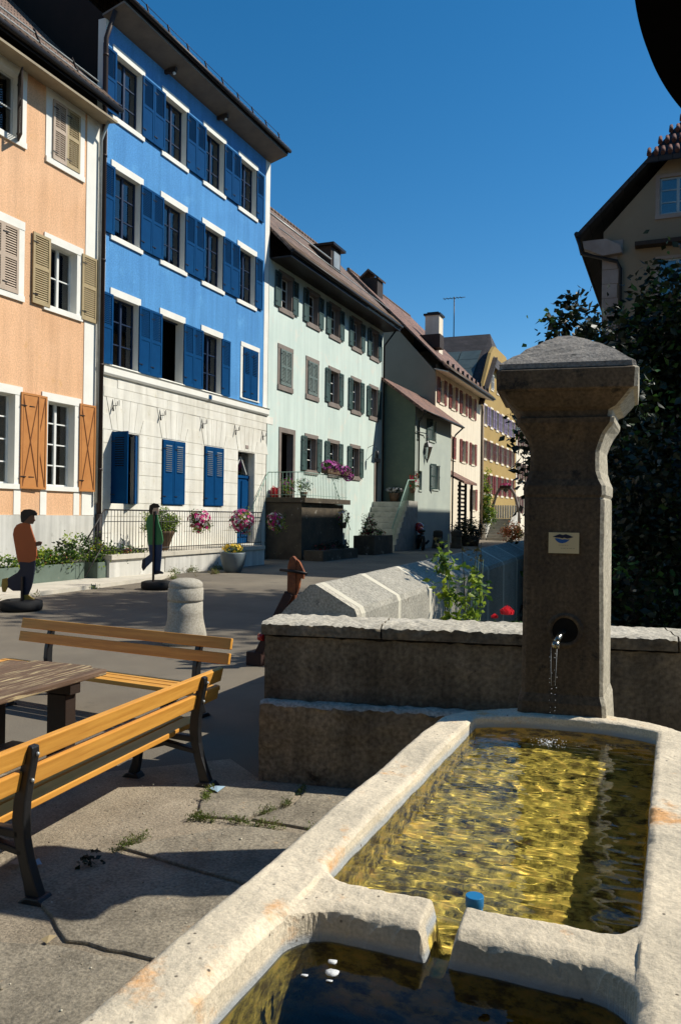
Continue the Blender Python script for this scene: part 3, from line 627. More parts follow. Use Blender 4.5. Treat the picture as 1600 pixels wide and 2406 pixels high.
b = MB(); b.tube([(-1.0,0,4.3),(1.0,0,4.3)], .03, 5)
for k in range(6): b.tube([(-.9+k*.3,-.35,4.3),(-.9+k*.3,.35,4.3)], .02, 5)
b.build('crossbar', M['gutter'], t)

# ---------------------------------------------------------------- ochre house
h = House('ochre_house', -14.0, 61.9, 'ochre yellow house with many red and lilac shutters under a dark tiled roof')
oc = [63.4,65.7,68.0,70.3,72.6,74.9]; orow = [(9.15,1.5,'purple'),(6.45,1.45,'maroon'),(3.65,1.55,'deepred')]
ops = [(c-.45,c+.45,z,z+hh) for z, hh, _ in orow for c in oc]+[(65.3,66.1,12.3,13.5),(67.6,68.5,12.3,13.5),(69.9,70.8,12.3,13.5)]
b = MB(); wall(b, 62.0, 76.8, 0, 11.6, ops, mr=1); h.add('wall', b, [M['ochre'], M['cream']])
b = MB(); b.prism([(62.0,11.6),(76.8,11.6),(73.4,15.2),(71.4,16.0),(66.6,16.0),(65.2,15.2)], 'x', -.25, .002); h.add('gable', b, M['ochre'])
for zz, hh, mt in orow:
    for c in oc:
        h.win(c, zz, .9, hh, nb=1, curtain=2, sur='cream', jw=.08, lh=.14, sh=.16, ext=.12, rec=.1)
        h.shut(c-1.03, zz, .56, hh, 'louv', mt); h.shut(c+.47, zz, .56, hh, 'louv', mt)
for c in (65.7,68.05,70.35): h.win(c, 12.3, .85, 1.15, nb=1, curtain=2, sur='cream', jw=.08, lh=.14, sh=.16, ext=.12, rec=-.1)
h.body(76.7, 11.5, mat='greyside', back=-9)
b = MB(); b.prism([(61.0,10.6),(68.9,17.6),(76.9+.6,10.6),(77.5,10.4),(68.9,17.35),(61.0,10.4)], 'x', -9, -.9)
b.add([(-.9,65.9,14.94),(-.9,68.9,17.6),(-.9,71.9,14.94),(.45,71.9+1,13.9),(.45,65.9-1,13.9)], [(0,1,4),(1,2,3,4)])
b.prism([(61.0,10.6),(65.9,14.94),(65.9,14.7),(61.0,10.4)], 'x', -.9, .4); b.prism([(71.9,14.94),(77.5,10.6),(77.5,10.4),(71.9,14.7)], 'x', -.9, .4)
rf = h.add('roof', b, M['roofdark'])
b = MB()
for k in range(2):
    for j in range(4):
        x0 = -4.6+k*1.75; y0, y1 = 62.6+j*1.05, 63.6+j*1.05; za, zb = 10.6+(y0-61)*.886+.1, 10.6+(y1-61)*.886+.1
        b.add([(x0,y0,za),(x0+1.68,y0,za),(x0+1.68,y1,zb),(x0,y1,zb),(x0,y0,za-.06),(x0+1.68,y0,za-.06),(x0+1.68,y1,zb-.06),(x0,y1,zb-.06)], [(0,1,2,3),(4,7,6,5),(0,4,5,1),(1,5,6,2),(2,6,7,3),(3,7,4,0)])
h.add('glass_roof_panel', b, pm('grey_roof_glass', (.10,.13,.12), (.07,.09,.085), rough=.35, bump=0), rf)
b = MB(); b.tube([(.1,62.05,.3),(.1,62.05,10.5)], .1, 8); h.add('downpipe', b, M['greyside'])

h = House('pale_yellow_house', -14.0, 77.0, 'narrow pale yellow house with dark shutters just beyond the ochre house')
oc = [78.6,81.2,83.8,86.4,89.0]; ops = [(c-.45,c+.45,z,z+1.6) for z in (2.2,5.5,8.6) for c in oc]
b = MB(); wall(b, 77.0, 91, 0, 11.2, ops); h.add('wall', b, M['cream'])
for z in (2.2,5.5,8.6):
    for c in oc: h.win(c, z, .9, 1.6, nb=1, curtain=2, sur='cream', jw=.08, lh=.14, sh=.16, ext=.12, rec=.1); h.shut(c+.5, z, .55, 1.6, 'louv', 'maroon'); h.shut(c-1.06, z, .55, 1.6, 'louv', 'maroon')
h.body(90.9, 11.1, mat='cream', back=-8); h.roof(76.8, 91.2, .8, 11.2, -4, 15.6, mat='roof', ends=False, sof=(11.15,11.0))
# a far street block closing the view
h = House('far_house', -13.0, 93.0, 'plain cream house closing the street far away behind the fountain pillar')
oc = [95+2.6*k for k in range(8)]; ops = [(c-.45,c+.45,z,z+1.5) for z in (2.2,5.3) for c in oc]
b = MB(); wall(b, 93, 116, 0, 8.4, ops); h.add('wall', b, M['cream'])
for z in (2.2,5.3):
    for c in oc: h.win(c, z, .9, 1.5, nb=1, curtain=2, rec=.1)
h.body(115.9, 8.3, mat='cream', back=-8); h.roof(92.8, 116.3, .6, 8.4, -4, 12, mat='roof', ends=False, sof=(8.3,8.2))

# ---------------------------------------------------------------- tan house on the right
t = thing('tan_house', (2.25, 28.0, 0), 'tan rendered house in shade with a half hipped tiled roof, at the right edge', 'house')
def rp(name, mb, mats, par=t, off=(2.25,28,0), bevel=0):
    mb.v = [(x-off[0], y-off[1], z-off[2]) for x, y, z in mb.v]; return mb.build(name, mats, par, bevel=bevel)
wx = [-.02, 2.2, 4.4]; wops = [(x-.55, x+.55, z, z+1.2) for x in wx for z in (11.65, 9.0, 5.9, 2.8)]
b = MB()
xs = sorted({-2.3, 6.8, *[v for o in wops for v in o[:2]]}); zs = sorted({-1.2, 11.0, *[v for o in wops for v in o[2:] if v < 11.0]})
for i in range(len(xs)-1):
    for j in range(len(zs)-1):
        cx, cz = (xs[i]+xs[i+1])/2, (zs[j]+zs[j+1])/2
        if any(o[0] < cx < o[1] and o[2] < cz < o[3] for o in wops): continue
        b.add([(xs[i],28,zs[j]),(xs[i+1],28,zs[j]),(xs[i+1],28,zs[j+1]),(xs[i],28,zs[j+1])], [(0,1,2,3)])
zt = 13.5; kn = .36
lines = sorted({-2.3, -.57, .53, 1.65, 2.75, 3.85, 4.95, 6.8, -2.3+2.3, 4.5})
def gz(x): return min(11.3+1.07*(x+2.3), 11.3+1.07*(6.8-x), 14.0)
lines = sorted(set(lines) | {-2.3+(14.0-11.3)/1.07, 6.8-(14.0-11.3)/1.07})
for i in range(len(lines)-1):
    a, c = lines[i], lines[i+1]; cx = (a+c)/2
    if any(o[0] < cx < o[1] for o in wops):
        for z0, z1 in ((11.0,11.65),(12.85,None)):
            b.add([(a,28,z0),(c,28,z0),(c,28,z1 or max(gz(c),12.86)),(a,28,z1 or max(gz(a),12.86))], [(0,1,2,3)])
    else: b.add([(a,28,11.0),(c,28,11.0),(c,28,gz(c)),(a,28,gz(a))], [(0,1,2,3)])
for o in wops:
    b.add([(o[0],28,o[2]),(o[0],28.2,o[2]),(o[0],28.2,o[3]),(o[0],28,o[3])], [(0,1,2,3)]); b.add([(o[1],28,o[2]),(o[1],28.2,o[2]),(o[1],28.2,o[3]),(o[1],28,o[3])], [(0,1,2,3)])
    b.add([(o[0],28,o[2]),(o[1],28,o[2]),(o[1],28.2,o[2]),(o[0],28.2,o[2])], [(0,1,2,3)]); b.add([(o[0],28,o[3]),(o[1],28,o[3]),(o[1],28.2,o[3]),(o[0],28.2,o[3])], [(0,1,2,3)])
rp('wall', b, M['tanhouse'])
for q in ((-2.3,-2.05,28.02,62),(6.55,6.8,28.02,62),(-2.04,6.54,61.7,62)): b = MB(); b.box(*q,-1.2,11.3); rp('side_wall', b, M['tanhouse'])
b = MB(); b.prism([(-2.0,-1.2),(6.5,-1.2),(6.5,10.9),(4.0,13.2),(.5,13.2),(-2.0,10.9)],'y',28.9,28.95); rp('dark_interior', b, M['dark'])
b = MB()
for k in range(25): 
    z0 = -1+k*.48; b.box(-2.33, -1.85 if k % 2 else -1.68, 27.97, 28.05, z0, z0+.47)
rp('quoin', b, M['quoin'], bevel=.01)
b = MB(); b.prism([(-2.95,11.0),(-2.2,11.0),(-1.75,10.75),(-1.7,10.5),(-2.3,10.45),(-2.9,10.75)], 'y', 27.75, 28.05); rp('eave_corbel', b, M['quoin'])
for o in wops:
    f = MB(); a, c, z0, z1 = o; t_ = .06
    f.box(a,a+t_,28.05,28.12,z0,z1); f.box(c-t_,c,28.05,28.12,z0,z1); f.box(a+t_,c-t_,28.05,28.12,z0,z0+t_); f.box(a+t_,c-t_,28.05,28.12,z1-t_,z1); f.box((a+c)/2-.045,(a+c)/2+.045,28.04,28.12,z0+t_,z1-t_)
    for q in (1/3, 2/3): f.box(a+t_,(a+c)/2-.045,28.06,28.11,z0+(z1-z0)*q-.018,z0+(z1-z0)*q+.018); f.box((a+c)/2+.045,c-t_,28.06,28.11,z0+(z1-z0)*q-.018,z0+(z1-z0)*q+.018)
    fo = rp('window', f, M['zinc'])
    f = MB(); f.box(a+.03,c-.03,28.075,28.085,z0+.03,z1-.03); rp('pane', f, M['glass'], fo)
    f = MB(); f.box(a-.14,c+.14,27.95,28.0,z0-.14,z0-.005); f.box(a-.13,a,27.975,28.0,z0,z1+.1); f.box(c,c+.13,27.975,28.0,z0,z1+.1); f.box(a,c,27.975,28.0,z1+.002,z1+.1); rp('sill', f, M['quoin'], fo)
f = MB(); f.box(-1.3,6.5,27.6,28.0,10.62,10.75); rp('canopy_board', f, M['brown'])
# roof: main pitch along y with a half hip towards the viewer
def slab(b, pts, th=.18):
    n = len(pts); lo = [(x,y,z-th) for x,y,z in pts]
    b.add(list(pts)+lo, [tuple(range(n)), tuple(reversed(range(n,2*n)))]+[(i,n+i,n+(i+1)%n,(i+1)%n) for i in range(n)])
rx, rz = 2.25, 19.2; YR = 33.2; ex, ez = -3.08, 11.25; kx, kz = -.95, 13.38; mx = 2*rx-ex  # ridge raised out of view so the roof's shade reaches the landing
b = MB(); slab(b, [(ex,27.55,ez),(kx,27.55,kz),(kx,62.3,kz),(ex,62.3,ez)][::-1]); slab(b, [(mx,27.55,ez),(2*rx-kx,27.55,kz),(2*rx-kx,62.3,kz),(mx,62.3,ez)]); slab(b, [(kx,27.55,kz),(rx,YR,rz),(rx,62.3,rz),(kx,62.3,kz)][::-1]); slab(b, [(2*rx-kx,27.55,kz),(rx,YR,rz),(rx,62.3,rz),(2*rx-kx,62.3,kz)])
slab(b, [(kx,27.5,kz),(2*rx-kx,27.5,kz),(rx,YR+.02,rz)])
rf = rp('roof', b, M['roofdark'])
b = MB()
for r_ in range(9):
    tt = r_/10; y_ = 27.45+tt*(YR-27.45); z_ = kz+tt*(rz-kz)+.06; xa = kx+tt*(rx-kx)-.05; x_ = xa
    while x_ < min(2*rx-xa, 4): b.tube([(x_+.1,y_-.02,z_),(x_+.1,y_+.42,z_+.36)], [.075,.06], 7); x_ += .21
rp('hip_tiles', b, M['terracotta'], rf)
b = MB(); b.tube([(ex-.03,27.5,ez-.07),(ex-.03,62,ez-.07)], .085, 8); b.tube([(ex,27.6,ez-.15),(ex+.1,27.8,ez-.65),(-1.86,27.86,ez-1.0),(-1.75,27.9,ez-1.25),(-1.75,27.9,-1)], .06, 8); rp('gutter', b, M['gutter'], rf)
# ---------------------------------------------------------------- stone trough
def troughm():
    m = pm('trough_stone', (.72,.61,.44), (.50,.43,.315), vs_=3.4, bump=.9, bs=30, c3=(.66,.36,.15), s3=2.1, t3=.555, dist=.008, fine=120, fr=(.84,1.12), rough=.9)
    n = m.node_tree; N = n.nodes; L = n.links; b = N['Principled BSDF']
    src = b.inputs['Base Color'].links[0].from_socket
    tc = N['Texture Coordinate']; sp = N.new('ShaderNodeSeparateXYZ'); L.new(tc.outputs['Object'], sp.inputs[0])
    def mix(fac, a, c):
        mx = N.new('ShaderNodeMix'); mx.data_type = 'RGBA'; L.new(fac, mx.inputs[0]); L.new(a, mx.inputs[6]); mx.inputs[7].default_value = (*c, 1); return mx.outputs[2]
    sy = N.new('ShaderNodeMath'); sy.operation = 'LESS_THAN'; sy.inputs[1].default_value = -.33; L.new(sp.outputs[1], sy.inputs[0])
    sz = N.new('ShaderNodeMath'); sz.operation = 'MULTIPLY_ADD'; sz.inputs[1].default_value = .042; L.new(sy.outputs[0], sz.inputs[0]); L.new(sp.outputs[2], sz.inputs[2])
    def rng_(sock, a, c):
        mr = N.new('ShaderNodeMapRange'); mr.inputs[1].default_value = a; mr.inputs[2].default_value = c; L.new(sock, mr.inputs[0]); return mr.outputs[0]
    # grey wet line just above the water, olive and amber algae below it
    src = mix(rng_(sz.outputs[0], .772, .755), src, (.36,.37,.36))
    t = N.new('ShaderNodeTexNoise'); t.inputs['Scale'].default_value = 13; t.inputs['Detail'].default_value = 7; t.inputs['Roughness'].default_value = .7; L.new(tc.outputs['Object'], t.inputs[0])
    cr = N.new('ShaderNodeValToRGB'); e = cr.color_ramp.elements; e[0].position = .33; e[0].color = (.07,.04,.012,1); e[1].position = .52; e[1].color = (.60,.46,.09,1)
    q = e.new(.64); q.color = (.85,.56,.12,1); q = e.new(.43); q.color = (.20,.15,.03,1)
    L.new(t.outputs[0], cr.inputs[0])
    mx = N.new('ShaderNodeMix'); mx.data_type = 'RGBA'; L.new(rng_(sz.outputs[0], .744, .730), mx.inputs[0]); L.new(src, mx.inputs[6]); L.new(cr.outputs[0], mx.inputs[7])
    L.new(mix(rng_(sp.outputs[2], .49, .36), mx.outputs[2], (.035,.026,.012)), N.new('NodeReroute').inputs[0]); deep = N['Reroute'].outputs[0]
    # tool-marked pits
    v = N.new('ShaderNodeTexVoronoi'); v.inputs['Scale'].default_value = 30; L.new(tc.outputs['Object'], v.inputs[0])
    pit = rng_(v.outputs['Distance'], .16, .07)
    t2 = N.new('ShaderNodeTexNoise'); t2.inputs['Scale'].default_value = 7; L.new(tc.outputs['Object'], t2.inputs[0])
    mu = N.new('ShaderNodeMath'); mu.operation = 'MULTIPLY'; L.new(pit, mu.inputs[0]); L.new(rng_(t2.outputs[0], .53, .58), mu.inputs[1])
    out = mix(mu.outputs[0], deep, (.10,.08,.06))
    L.new(out, b.inputs['Base Color']); return m
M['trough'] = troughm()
X0, X1, YN = -1.03, .10, .45
def yback(x):
    u = (x-X0)/(X1-X0); u = min(1, max(0, u))
    return 3.64+.42*(1-abs(2*u-1)**2.6)**.55 + .10*u
def sdbox(x, y, cx, cy, hx, hy, r):
    qx, qy = abs(x-cx)-hx+r, abs(y-cy)-hy+r
    return math.hypot(max(qx, 0), max(qy, 0))+min(max(qx, qy), 0)-r
def nz(x, y, s, a=1.0): return noise.noise(Vector((x*s, y*s, 3.1)))*a
def sst(t): t = min(1, max(0, t)); return t*t*(3-2*t)
def trough_z(x, y):
    jx = nz(x, y, 7, .004)
    # far basin: straight sides, bowed back
    yb_ = yback(x)-.165
    cyf = (1.965+3.9)/2
    dfar = sdbox(x, y, -.467, (1.965+4.6)/2, .403, (4.6-1.965)/2, .09)
    dfar = max(dfar, y-yb_)
    dnear = sdbox(x, y, -.457, (.66+1.83)/2, .398, (1.83-.66)/2, .11)
    z = .80+nz(x, y, 4, .006)+nz(x, y, 22, .0022)+nz(x, y, 55, .0016)
    # the dividing wall is a little lower and chipped, with a spill notch
    if .7 < y < 2.1 and -.86 < x < -.06:
        e = 1-sst(abs(y-1.88)/.13); z -= .012*e
    # rounded lips
    chip = max(0, nz(x, y, 26, 1))*max(0, nz(x+3, y, 9, 1)+.35)
    for d, w2, dp in ((dfar+jx, .022, .010), (dnear+jx*1.3, .038, .020)):
        if d < w2: z -= (dp+.03*chip)*(1-max(0, d)/w2)**1.6
    # wear slope of the rim towards the basin
    z += .004*math.sin(y*7+x*3)
    nd = abs(x+.505+.05*(y-1.9))
    if abs(y-1.88) < .16:
        wn = .028+.10*sst((z-.62)/.2)
        k = 1-sst((nd-.010)/.038); z -= .125*k*(1 if abs(y-1.88) < .10 else 1-sst((abs(y-1.88)-.10)/.06))
    if dfar+jx < 0: z = z*(1-sst(-(dfar+jx)/.016))+(.50+nz(x, y, 8, .012))*sst(-(dfar+jx)/.016)
    if dnear+jx*1.3 < 0: z = min(z, z*(1-sst(-(dnear+jx*1.3)/.018))+(.06+nz(x, y, 8, .012))*sst(-(dnear+jx*1.3)/.018))
    return z
t = thing('stone_trough', (-.46, 2.2, 0), 'long pale stone fountain trough with two water basins and a notched divider, in the foreground', 'fountain')
nx, ny = 220, 600
vv = []; 
xs = [X0+(X1-X0)*i/nx for i in range(nx+1)]
for i, x in enumerate(xs):
    yb_ = yback(x)
    for j in range(ny+1):
        y = YN+(yb_-YN)*j/ny
        de = min(x-X0, X1-x, yb_-y); z = trough_z(x, y)
        z -= .022*(1-min(1, max(0, de)/.03))**2
        vv.append((x+.46, y-2.2, z))
W_ = ny+1
ff = [(i*W_+j, (i+1)*W_+j, (i+1)*W_+j+1, i*W_+j+1) for i in range(nx) for j in range(ny)]
b = MB(); b.add(vv, ff, 0, True)
for k_, q in enumerate(ff):
    zz_ = [vv[i_][2] for i_ in q]
    if max(zz_)-min(zz_) > .0085: b.sm[k_] = False
rim = [i*W_ for i in range(nx+1)]+[nx*W_+j for j in range(1, ny+1)]+[i*W_+ny for i in range(nx-1, -1, -1)]+[j for j in range(ny-1, 0, -1)]
base = len(b.v); k = len(rim)
for r_ in rim: x, y, z = b.v[r_]; b.v.append((x*.985, y, 0))
for a in range(k): b.f.append((rim[a], base+a, base+(a+1) % k, rim[(a+1) % k])); b.m.append(0); b.sm.append(False)
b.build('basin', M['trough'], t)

# water
def waterm(name, col, tint, bump=.0):
    m = bpy.data.materials.new(name); m.use_nodes = True; n = m.node_tree; N = n.nodes; L = n.links; N.clear()
    o = N.new('ShaderNodeOutputMaterial'); rf = N.new('ShaderNodeBsdfRefraction'); rf.inputs['IOR'].default_value = 1.33; rf.inputs['Roughness'].default_value = 0; rf.inputs[0].default_value = (*tint, 1)
    gl = N.new('ShaderNodeBsdfGlossy'); gl.inputs['Roughness'].default_value = .0
    fr = N.new('ShaderNodeFresnel'); fr.inputs[0].default_value = 1.33
    mx = N.new('ShaderNodeMixShader'); L.new(fr.outputs[0], mx.inputs[0]); L.new(rf.outputs[0], mx.inputs[1]); L.new(gl.outputs[0], mx.inputs[2]); L.new(mx.outputs[0], o.inputs[0])
    return m
M['water'] = waterm('fountain_water', None, (.96,.97,.9))
def water(name, x0, x1, y0, y1f, z, amp, lab, src=(-.55, 3.35)):
    b = MB(); n1, n2 = 130, 260; v = []
    for i in range(n1+1):
        x = x0+(x1-x0)*i/n1; y1 = y1f(x)
        for j in range(n2+1):
            y = y0+(y1-y0)*j/n2
            d = math.hypot(x-src[0], y-src[1])
            hgt = amp*(.9*noise.noise(Vector((x*8+y*2+1, y*22, .3)))+.75*noise.noise(Vector((x*17-y*3, y*42, 5.3)))+.34*noise.noise(Vector((x*30, y*70, 9.3))))
            hgt += amp*.55*math.sin(d*70+noise.noise(Vector((x*6, y*6, 2)))*3)*math.exp(-d*2.2)
            v.append((x, y, z+hgt))
    b.add(v, [(i*(n2+1)+j, (i+1)*(n2+1)+j, (i+1)*(n2+1)+j+1, i*(n2+1)+j+1) for i in range(n1) for j in range(n2)], 0, True)
    o = b.build(name, M['water']); return tag(o, kind='structure')
wf = water('fountain_water', -.885, -.05, 1.95, lambda x: yback(x)-.15, .742, .0019, '')
wn = water('basin_water', -.87, -.045, .64, lambda x: 1.86, .702, .0006, '', (-.5, 1.7))

# ---------------------------------------------------------------- pillar
ang = R(7)
t = thing('fountain_pillar', (-.495, 4.0, .72), 'tall dark weathered stone fountain pillar with a moulded head and a pyramid cap', 'pillar', rz=ang)
def ring(b, z, hw, d0, d1, ch=.02, jit=0):
    # chamfered square section; front at y=d0, back at y=d1
    sk = .052; p = [(-hw+ch,d0),(hw-ch,d0),(hw,d0+ch*.6),(hw+sk,d1-ch),(hw+sk-ch,d1),(-hw+ch,d1),(-hw,d1-ch),(-hw,d0+ch)]
    return [(x+nz(x*3, z*5+y, 3, jit), y+nz(y*3+7, z*5+x, 3, jit), z) for x, y in p]
def loft(b, prof, m=0, jit=0.0, top=True):
    k = 8; st = len(b.v)
    for (z, hw, dd) in prof:
        b.v += ring(b, z, hw, -dd, .40+dd, jit=jit)
    for i in range(len(prof)-1):
        for j in range(k):
            b.f.append((st+i*k+j, st+i*k+(j+1) % k, st+(i+1)*k+(j+1) % k, st+(i+1)*k+j)); b.m.append(1 if m == 0 and j in (1, 2) and len(prof) > 4 else 0); b.sm.append(False)  # right face and chamfer take the sunlit colour
    b.f.append(tuple(st+j for j in reversed(range(k)))); b.m.append(m); b.sm.append(False)
    b.f.append(tuple(st+(len(prof)-1)*k+j for j in range(k))); b.m.append(m); b.sm.append(False)
Z = .72
prof = [(0,.212,.018),(.14,.205,.014),(.18,.190,0),(.5,.189,0),(.8,.188,0),(1.1,.187,0),(1.125,.187,0),(1.13,.182,-.003),(1.145,.192,.003),(1.19,.190,.002),(1.22,.176,-.008),(1.26,.165,-.016),(1.30,.162,-.018),(1.36,.163,-.018),(1.40,.173,-.01),(1.44,.191,.004),(1.475,.214,.026),(1.49,.224,.035),(1.515,.226,.036),(1.52,.212,.024),(1.55,.214,.026),(1.565,.245,.055),(1.60,.275,.085),(1.625,.296,.105),(1.635,.300,.108),(1.64,.320,.13),(1.73,.323,.134),(1.74,.310,.12)]
prof = [(z*1.0, hw, d) for z, hw, d in prof]
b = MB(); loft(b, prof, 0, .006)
sh_ = b.build('shaft', [M['pillar'], M['litside']], t, bevel=.005)
b = MB(); loft(b, [(1.741,.312,.12),(1.765,.308,.116)], 0, .006)
# pyramid cap with a worn blunt top
st = len(b.v); rows_ = 9
for r_ in range(rows_+1):
    f_ = r_/rows_; hw = .308*(1-f_)+.04*f_; z = 1.765+.182*f_+.010*math.sin(f_*3.1)
    for j in range(16):
        s4 = j//4; u = (j % 4)/4; c4 = [(-1,-1),(1,-1),(1,1),(-1,1)]; a0, a1 = c4[s4], c4[(s4+1) % 4]
        x = hw*(a0[0]+(a1[0]-a0[0])*u); y = .2+(hw+.008*0)*(a0[1]+(a1[1]-a0[1])*u)
        b.v.append((x+nz(x*4, y*4+z, 5, .008), y+nz(x*4+5, y*4, 5, .008), z+nz(x*5, y*5, 6, .012)*(1 if r_ else 0)))
for r_ in range(rows_):
    for j in range(16): b.f.append((st+r_*16+j, st+r_*16+(j+1) % 16, st+(r_+1)*16+(j+1) % 16, st+(r_+1)*16+j)); b.m.append(0); b.sm.append(False)
b.f.append(tuple(st+rows_*16+j for j in range(16))); b.m.append(0); b.sm.append(False)
b.build('cap', M['capstone'], t)
# plaque with the two-lip emblem
b = MB(); b.box(-.07,.072,-.008,.003,.862,.962); pq = b.build('plaque', M['plaque'], t)
b = MB(); b.prism([(-.052,.941),(-.03,.950),(-.018,.9545),(-.004,.950),(.01,.9545),(.024,.950),(.045,.941),(.03,.9355),(.016,.933),(.004,.937),(-.006,.934),(-.02,.937),(-.035,.938)], 'y', -.0095,-.0082); b.build('upper_lip', M['lipdark'], pq)
b = MB(); b.prism([(-.042,.933),(-.03,.934),(-.018,.931),(-.006,.928),(.006,.930),(.018,.9285),(.028,.930),(.022,.922),(.01,.914),(-.006,.910),(-.022,.913),(-.034,.922)], 'y', -.0095,-.0082); b.build('lower_lip', M['lipblue'], pq)
b = MB()
for x0, ln, z in ((-.022,.008,.900),(-.011,.012,.900),(.004,.009,.900),(.016,.006,.900),(-.012,.007,.885),(-.002,.012,.885),(.014,.008,.885),(.026,.014,.885),(.044,.008,.885)): b.box(x0, x0+ln, -.0092, -.0085, z, z+.0022)
b.build('print_line', M['print'], pq)
for x in (-.066, .068):
    for z in (.867, .957): pass
# round niche with spout
b = MB(); rr = [(.059,-.003),(.066,-.012),(.076,-.013),(.088,.002)]
n = 28; v = []
for r_, y in rr:
    for j in range(n):
        a = 2*math.pi*j/n; v.append((.012+r_*math.cos(a), y-.002*math.sin(a*3), .49+r_*math.sin(a)))
b.add(v, [(i*n+j, i*n+(j+1) % n, (i+1)*n+(j+1) % n, (i+1)*n+j) for i in range(3) for j in range(n)], 0, True)
b.build('spout_ring', M['pillar'], t)
b = MB(); b.tube([(.012,-.0035,.49),(.012,-.0045,.49)], .060, 28); b.build('hole_shade_disc', M['dark'], t)  # flat dark disc stands in for the shade inside the hole
b = MB(); b.tube([(.006,-.002,.482),(-.003,-.04,.478),(-.02,-.085,.462),(-.028,-.10,.445)], [.015,.0145,.014,.014], 12)
b.tube([(-.028,-.10,.45),(-.032,-.106,.418)], [.018,.022], 12); b.build('spout', M['brass'], t)
b = MB()
for k in range(2): 
    x = (-.083, .094)[k]; b.sph((x, -.002, .675), .008, 8)
# water stream
st_ = thing('water_stream', (-.52, 3.91, .74), 'thin stream of water drops falling from the pillar spout into the trough', 'water stream')
b = MB(); random.seed(3)
for x in (-.015, .012):
    z = .40
    b.tube([(x,.0,.40),(x*.9,-.008,.30),(x*.6,-.016,.22)], [.0012,.0008,.0005], 6)
    while z > .02:
        z -= random.uniform(.012,.035); b.sph((x*.8+random.uniform(-.006,.006), -.02+random.uniform(-.006,.006), z), random.uniform(.0010,.0024), 6)
b.build('drops', M['foam'], st_)
b = MB()
for k in range(90):
    a = random.uniform(0, 6.28); r_ = abs(random.gauss(0,.05)); b.sph((r_*math.cos(a)+.01, -.22+r_*math.sin(a)*1.1, .006), random.uniform(.0015,.004)*(1 if r_ < .06 else .6), 6)
b.build('splash', M['foam'], st_)
t = thing('standpipe', (-.463, 2.045, .36), 'short blue plastic overflow pipe standing in the water by the notch', 'pipe')
b = MB(); b.tube([(.0,0,0),(0,0,.392)], .021, 20); b.build('pipe', M['bluepvc'], t)
b = MB(); b.tube([(.0,0,.392),(0,0,.420)], .0235, 20); b.build('collar', M['bluepvc'], t, bevel=.002)
fo_ = [(-.711,1.700,.017),(-.728,1.742,.012),(-.765,1.665,.008),(-.705,1.668,.007)]
labs = ['largest white foam blob floating on the dark near basin water','irregular white foam scrap floating behind the largest foam blob','small foam fleck floating left of the largest foam blob','tiny foam fleck floating in front of the largest foam blob']
for (x, y, r_), lab in zip(fo_, labs):
    b = MB(); b.sph((0,0,0), (r_, r_*.8, r_*.3), 10); b.v = [(p[0]+nz(p[0]*90, p[1]*90, 1, .006), p[1]+nz(p[1]*90+4, p[0]*90, 1, .006), p[2]) for p in b.v]
    tag(b.build('foam_blob', M['foam'], None, (x, y, .704)), lab, 'foam', 'foam floating in the near basin')

# ---------------------------------------------------------------- back wall
wa = R(12)
t = thing('fountain_wall', (-2.52, 4.78, 0), 'long low weathered rendered wall with a chipped pale stone top, behind the fountain', 'wall', rz=wa)
def rough_box(x0, x1, y0, y1, z0, z1, nx_, nz_, ny_=4, amp=.01, edge=.012, top=0):
    b = MB()
    def P(x, y, z):
        e = 0
        dx = min(x-x0, x1-x); dy = min(y-y0, y1-y); dz = min(z-z0, z1-z)
        return (x+nz(y*5+z*7, x*3, 2, amp*.6), y+nz(x*4, z*6, 2.2, amp)+nz(x*20, z*20, 1, amp*.35), z+(nz(x*9, y*9, 1.6, amp)+nz(x*30, y*30, 1.4, amp*.5)-(edge*(.5+abs(nz(x*12, y, 2, 1.5))) if dy < 1e-6 else 0) if dz < 1e-6 and z > (z0+z1)/2 else 0))
    def grid(f, n1, n2, flip=False):
        st = len(b.v)
        for i in range(n1+1):
            for j in range(n2+1): b.v.append(P(*f(i/n1, j/n2)))
        for i in range(n1):
            for j in range(n2):
                q = (st+i*(n2+1)+j, st+(i+1)*(n2+1)+j, st+(i+1)*(n2+1)+j+1, st+i*(n2+1)+j+1)
                b.f.append(q[::-1] if flip else q); b.m.append(0); b.sm.append(True)
    lx, ly, lz = x1-x0, y1-y0, z1-z0
    grid(lambda u, v: (x0+lx*u, y0, z0+lz*v), nx_, nz_); grid(lambda u, v: (x0+lx*u, y1, z0+lz*v), nx_, nz_, True)
    a_ = len(b.f); grid(lambda u, v: (x0+lx*u, y0+ly*v, z1), nx_, ny_)
    for k_ in range(a_, len(b.f)): b.m[k_] = top
    grid(lambda u, v: (x0+lx*u, y0+ly*v, z0), nx_, ny_, True)
    grid(lambda u, v: (x0, y0+ly*u, z0+lz*v), ny_, nz_, True); grid(lambda u, v: (x1, y0+ly*u, z0+lz*v), ny_, nz_)
    return b
rough_box(0, 4.2, 0, .42, 0, .945, 120, 24, 8, .008).build('wall_body', M['wallstone'], t)
cuts = [(-.02, .78), (.79, 1.72), (1.73, 2.6), (2.61, 3.4), (3.41, 4.22)]
for a, c in cuts: rough_box(a, c, -.022, .45, .95, 1.035, 40, 4, 14, .011, .02, top=1).build('coping_stone', [M['wallstone'], M['walltop']], t)
rough_box(.0, 1.75, -.11, -.005, 0, .525, 60, 16, 6, .012, .03, top=1).build('plinth', [M['wallstone'], M['walltop']], t)

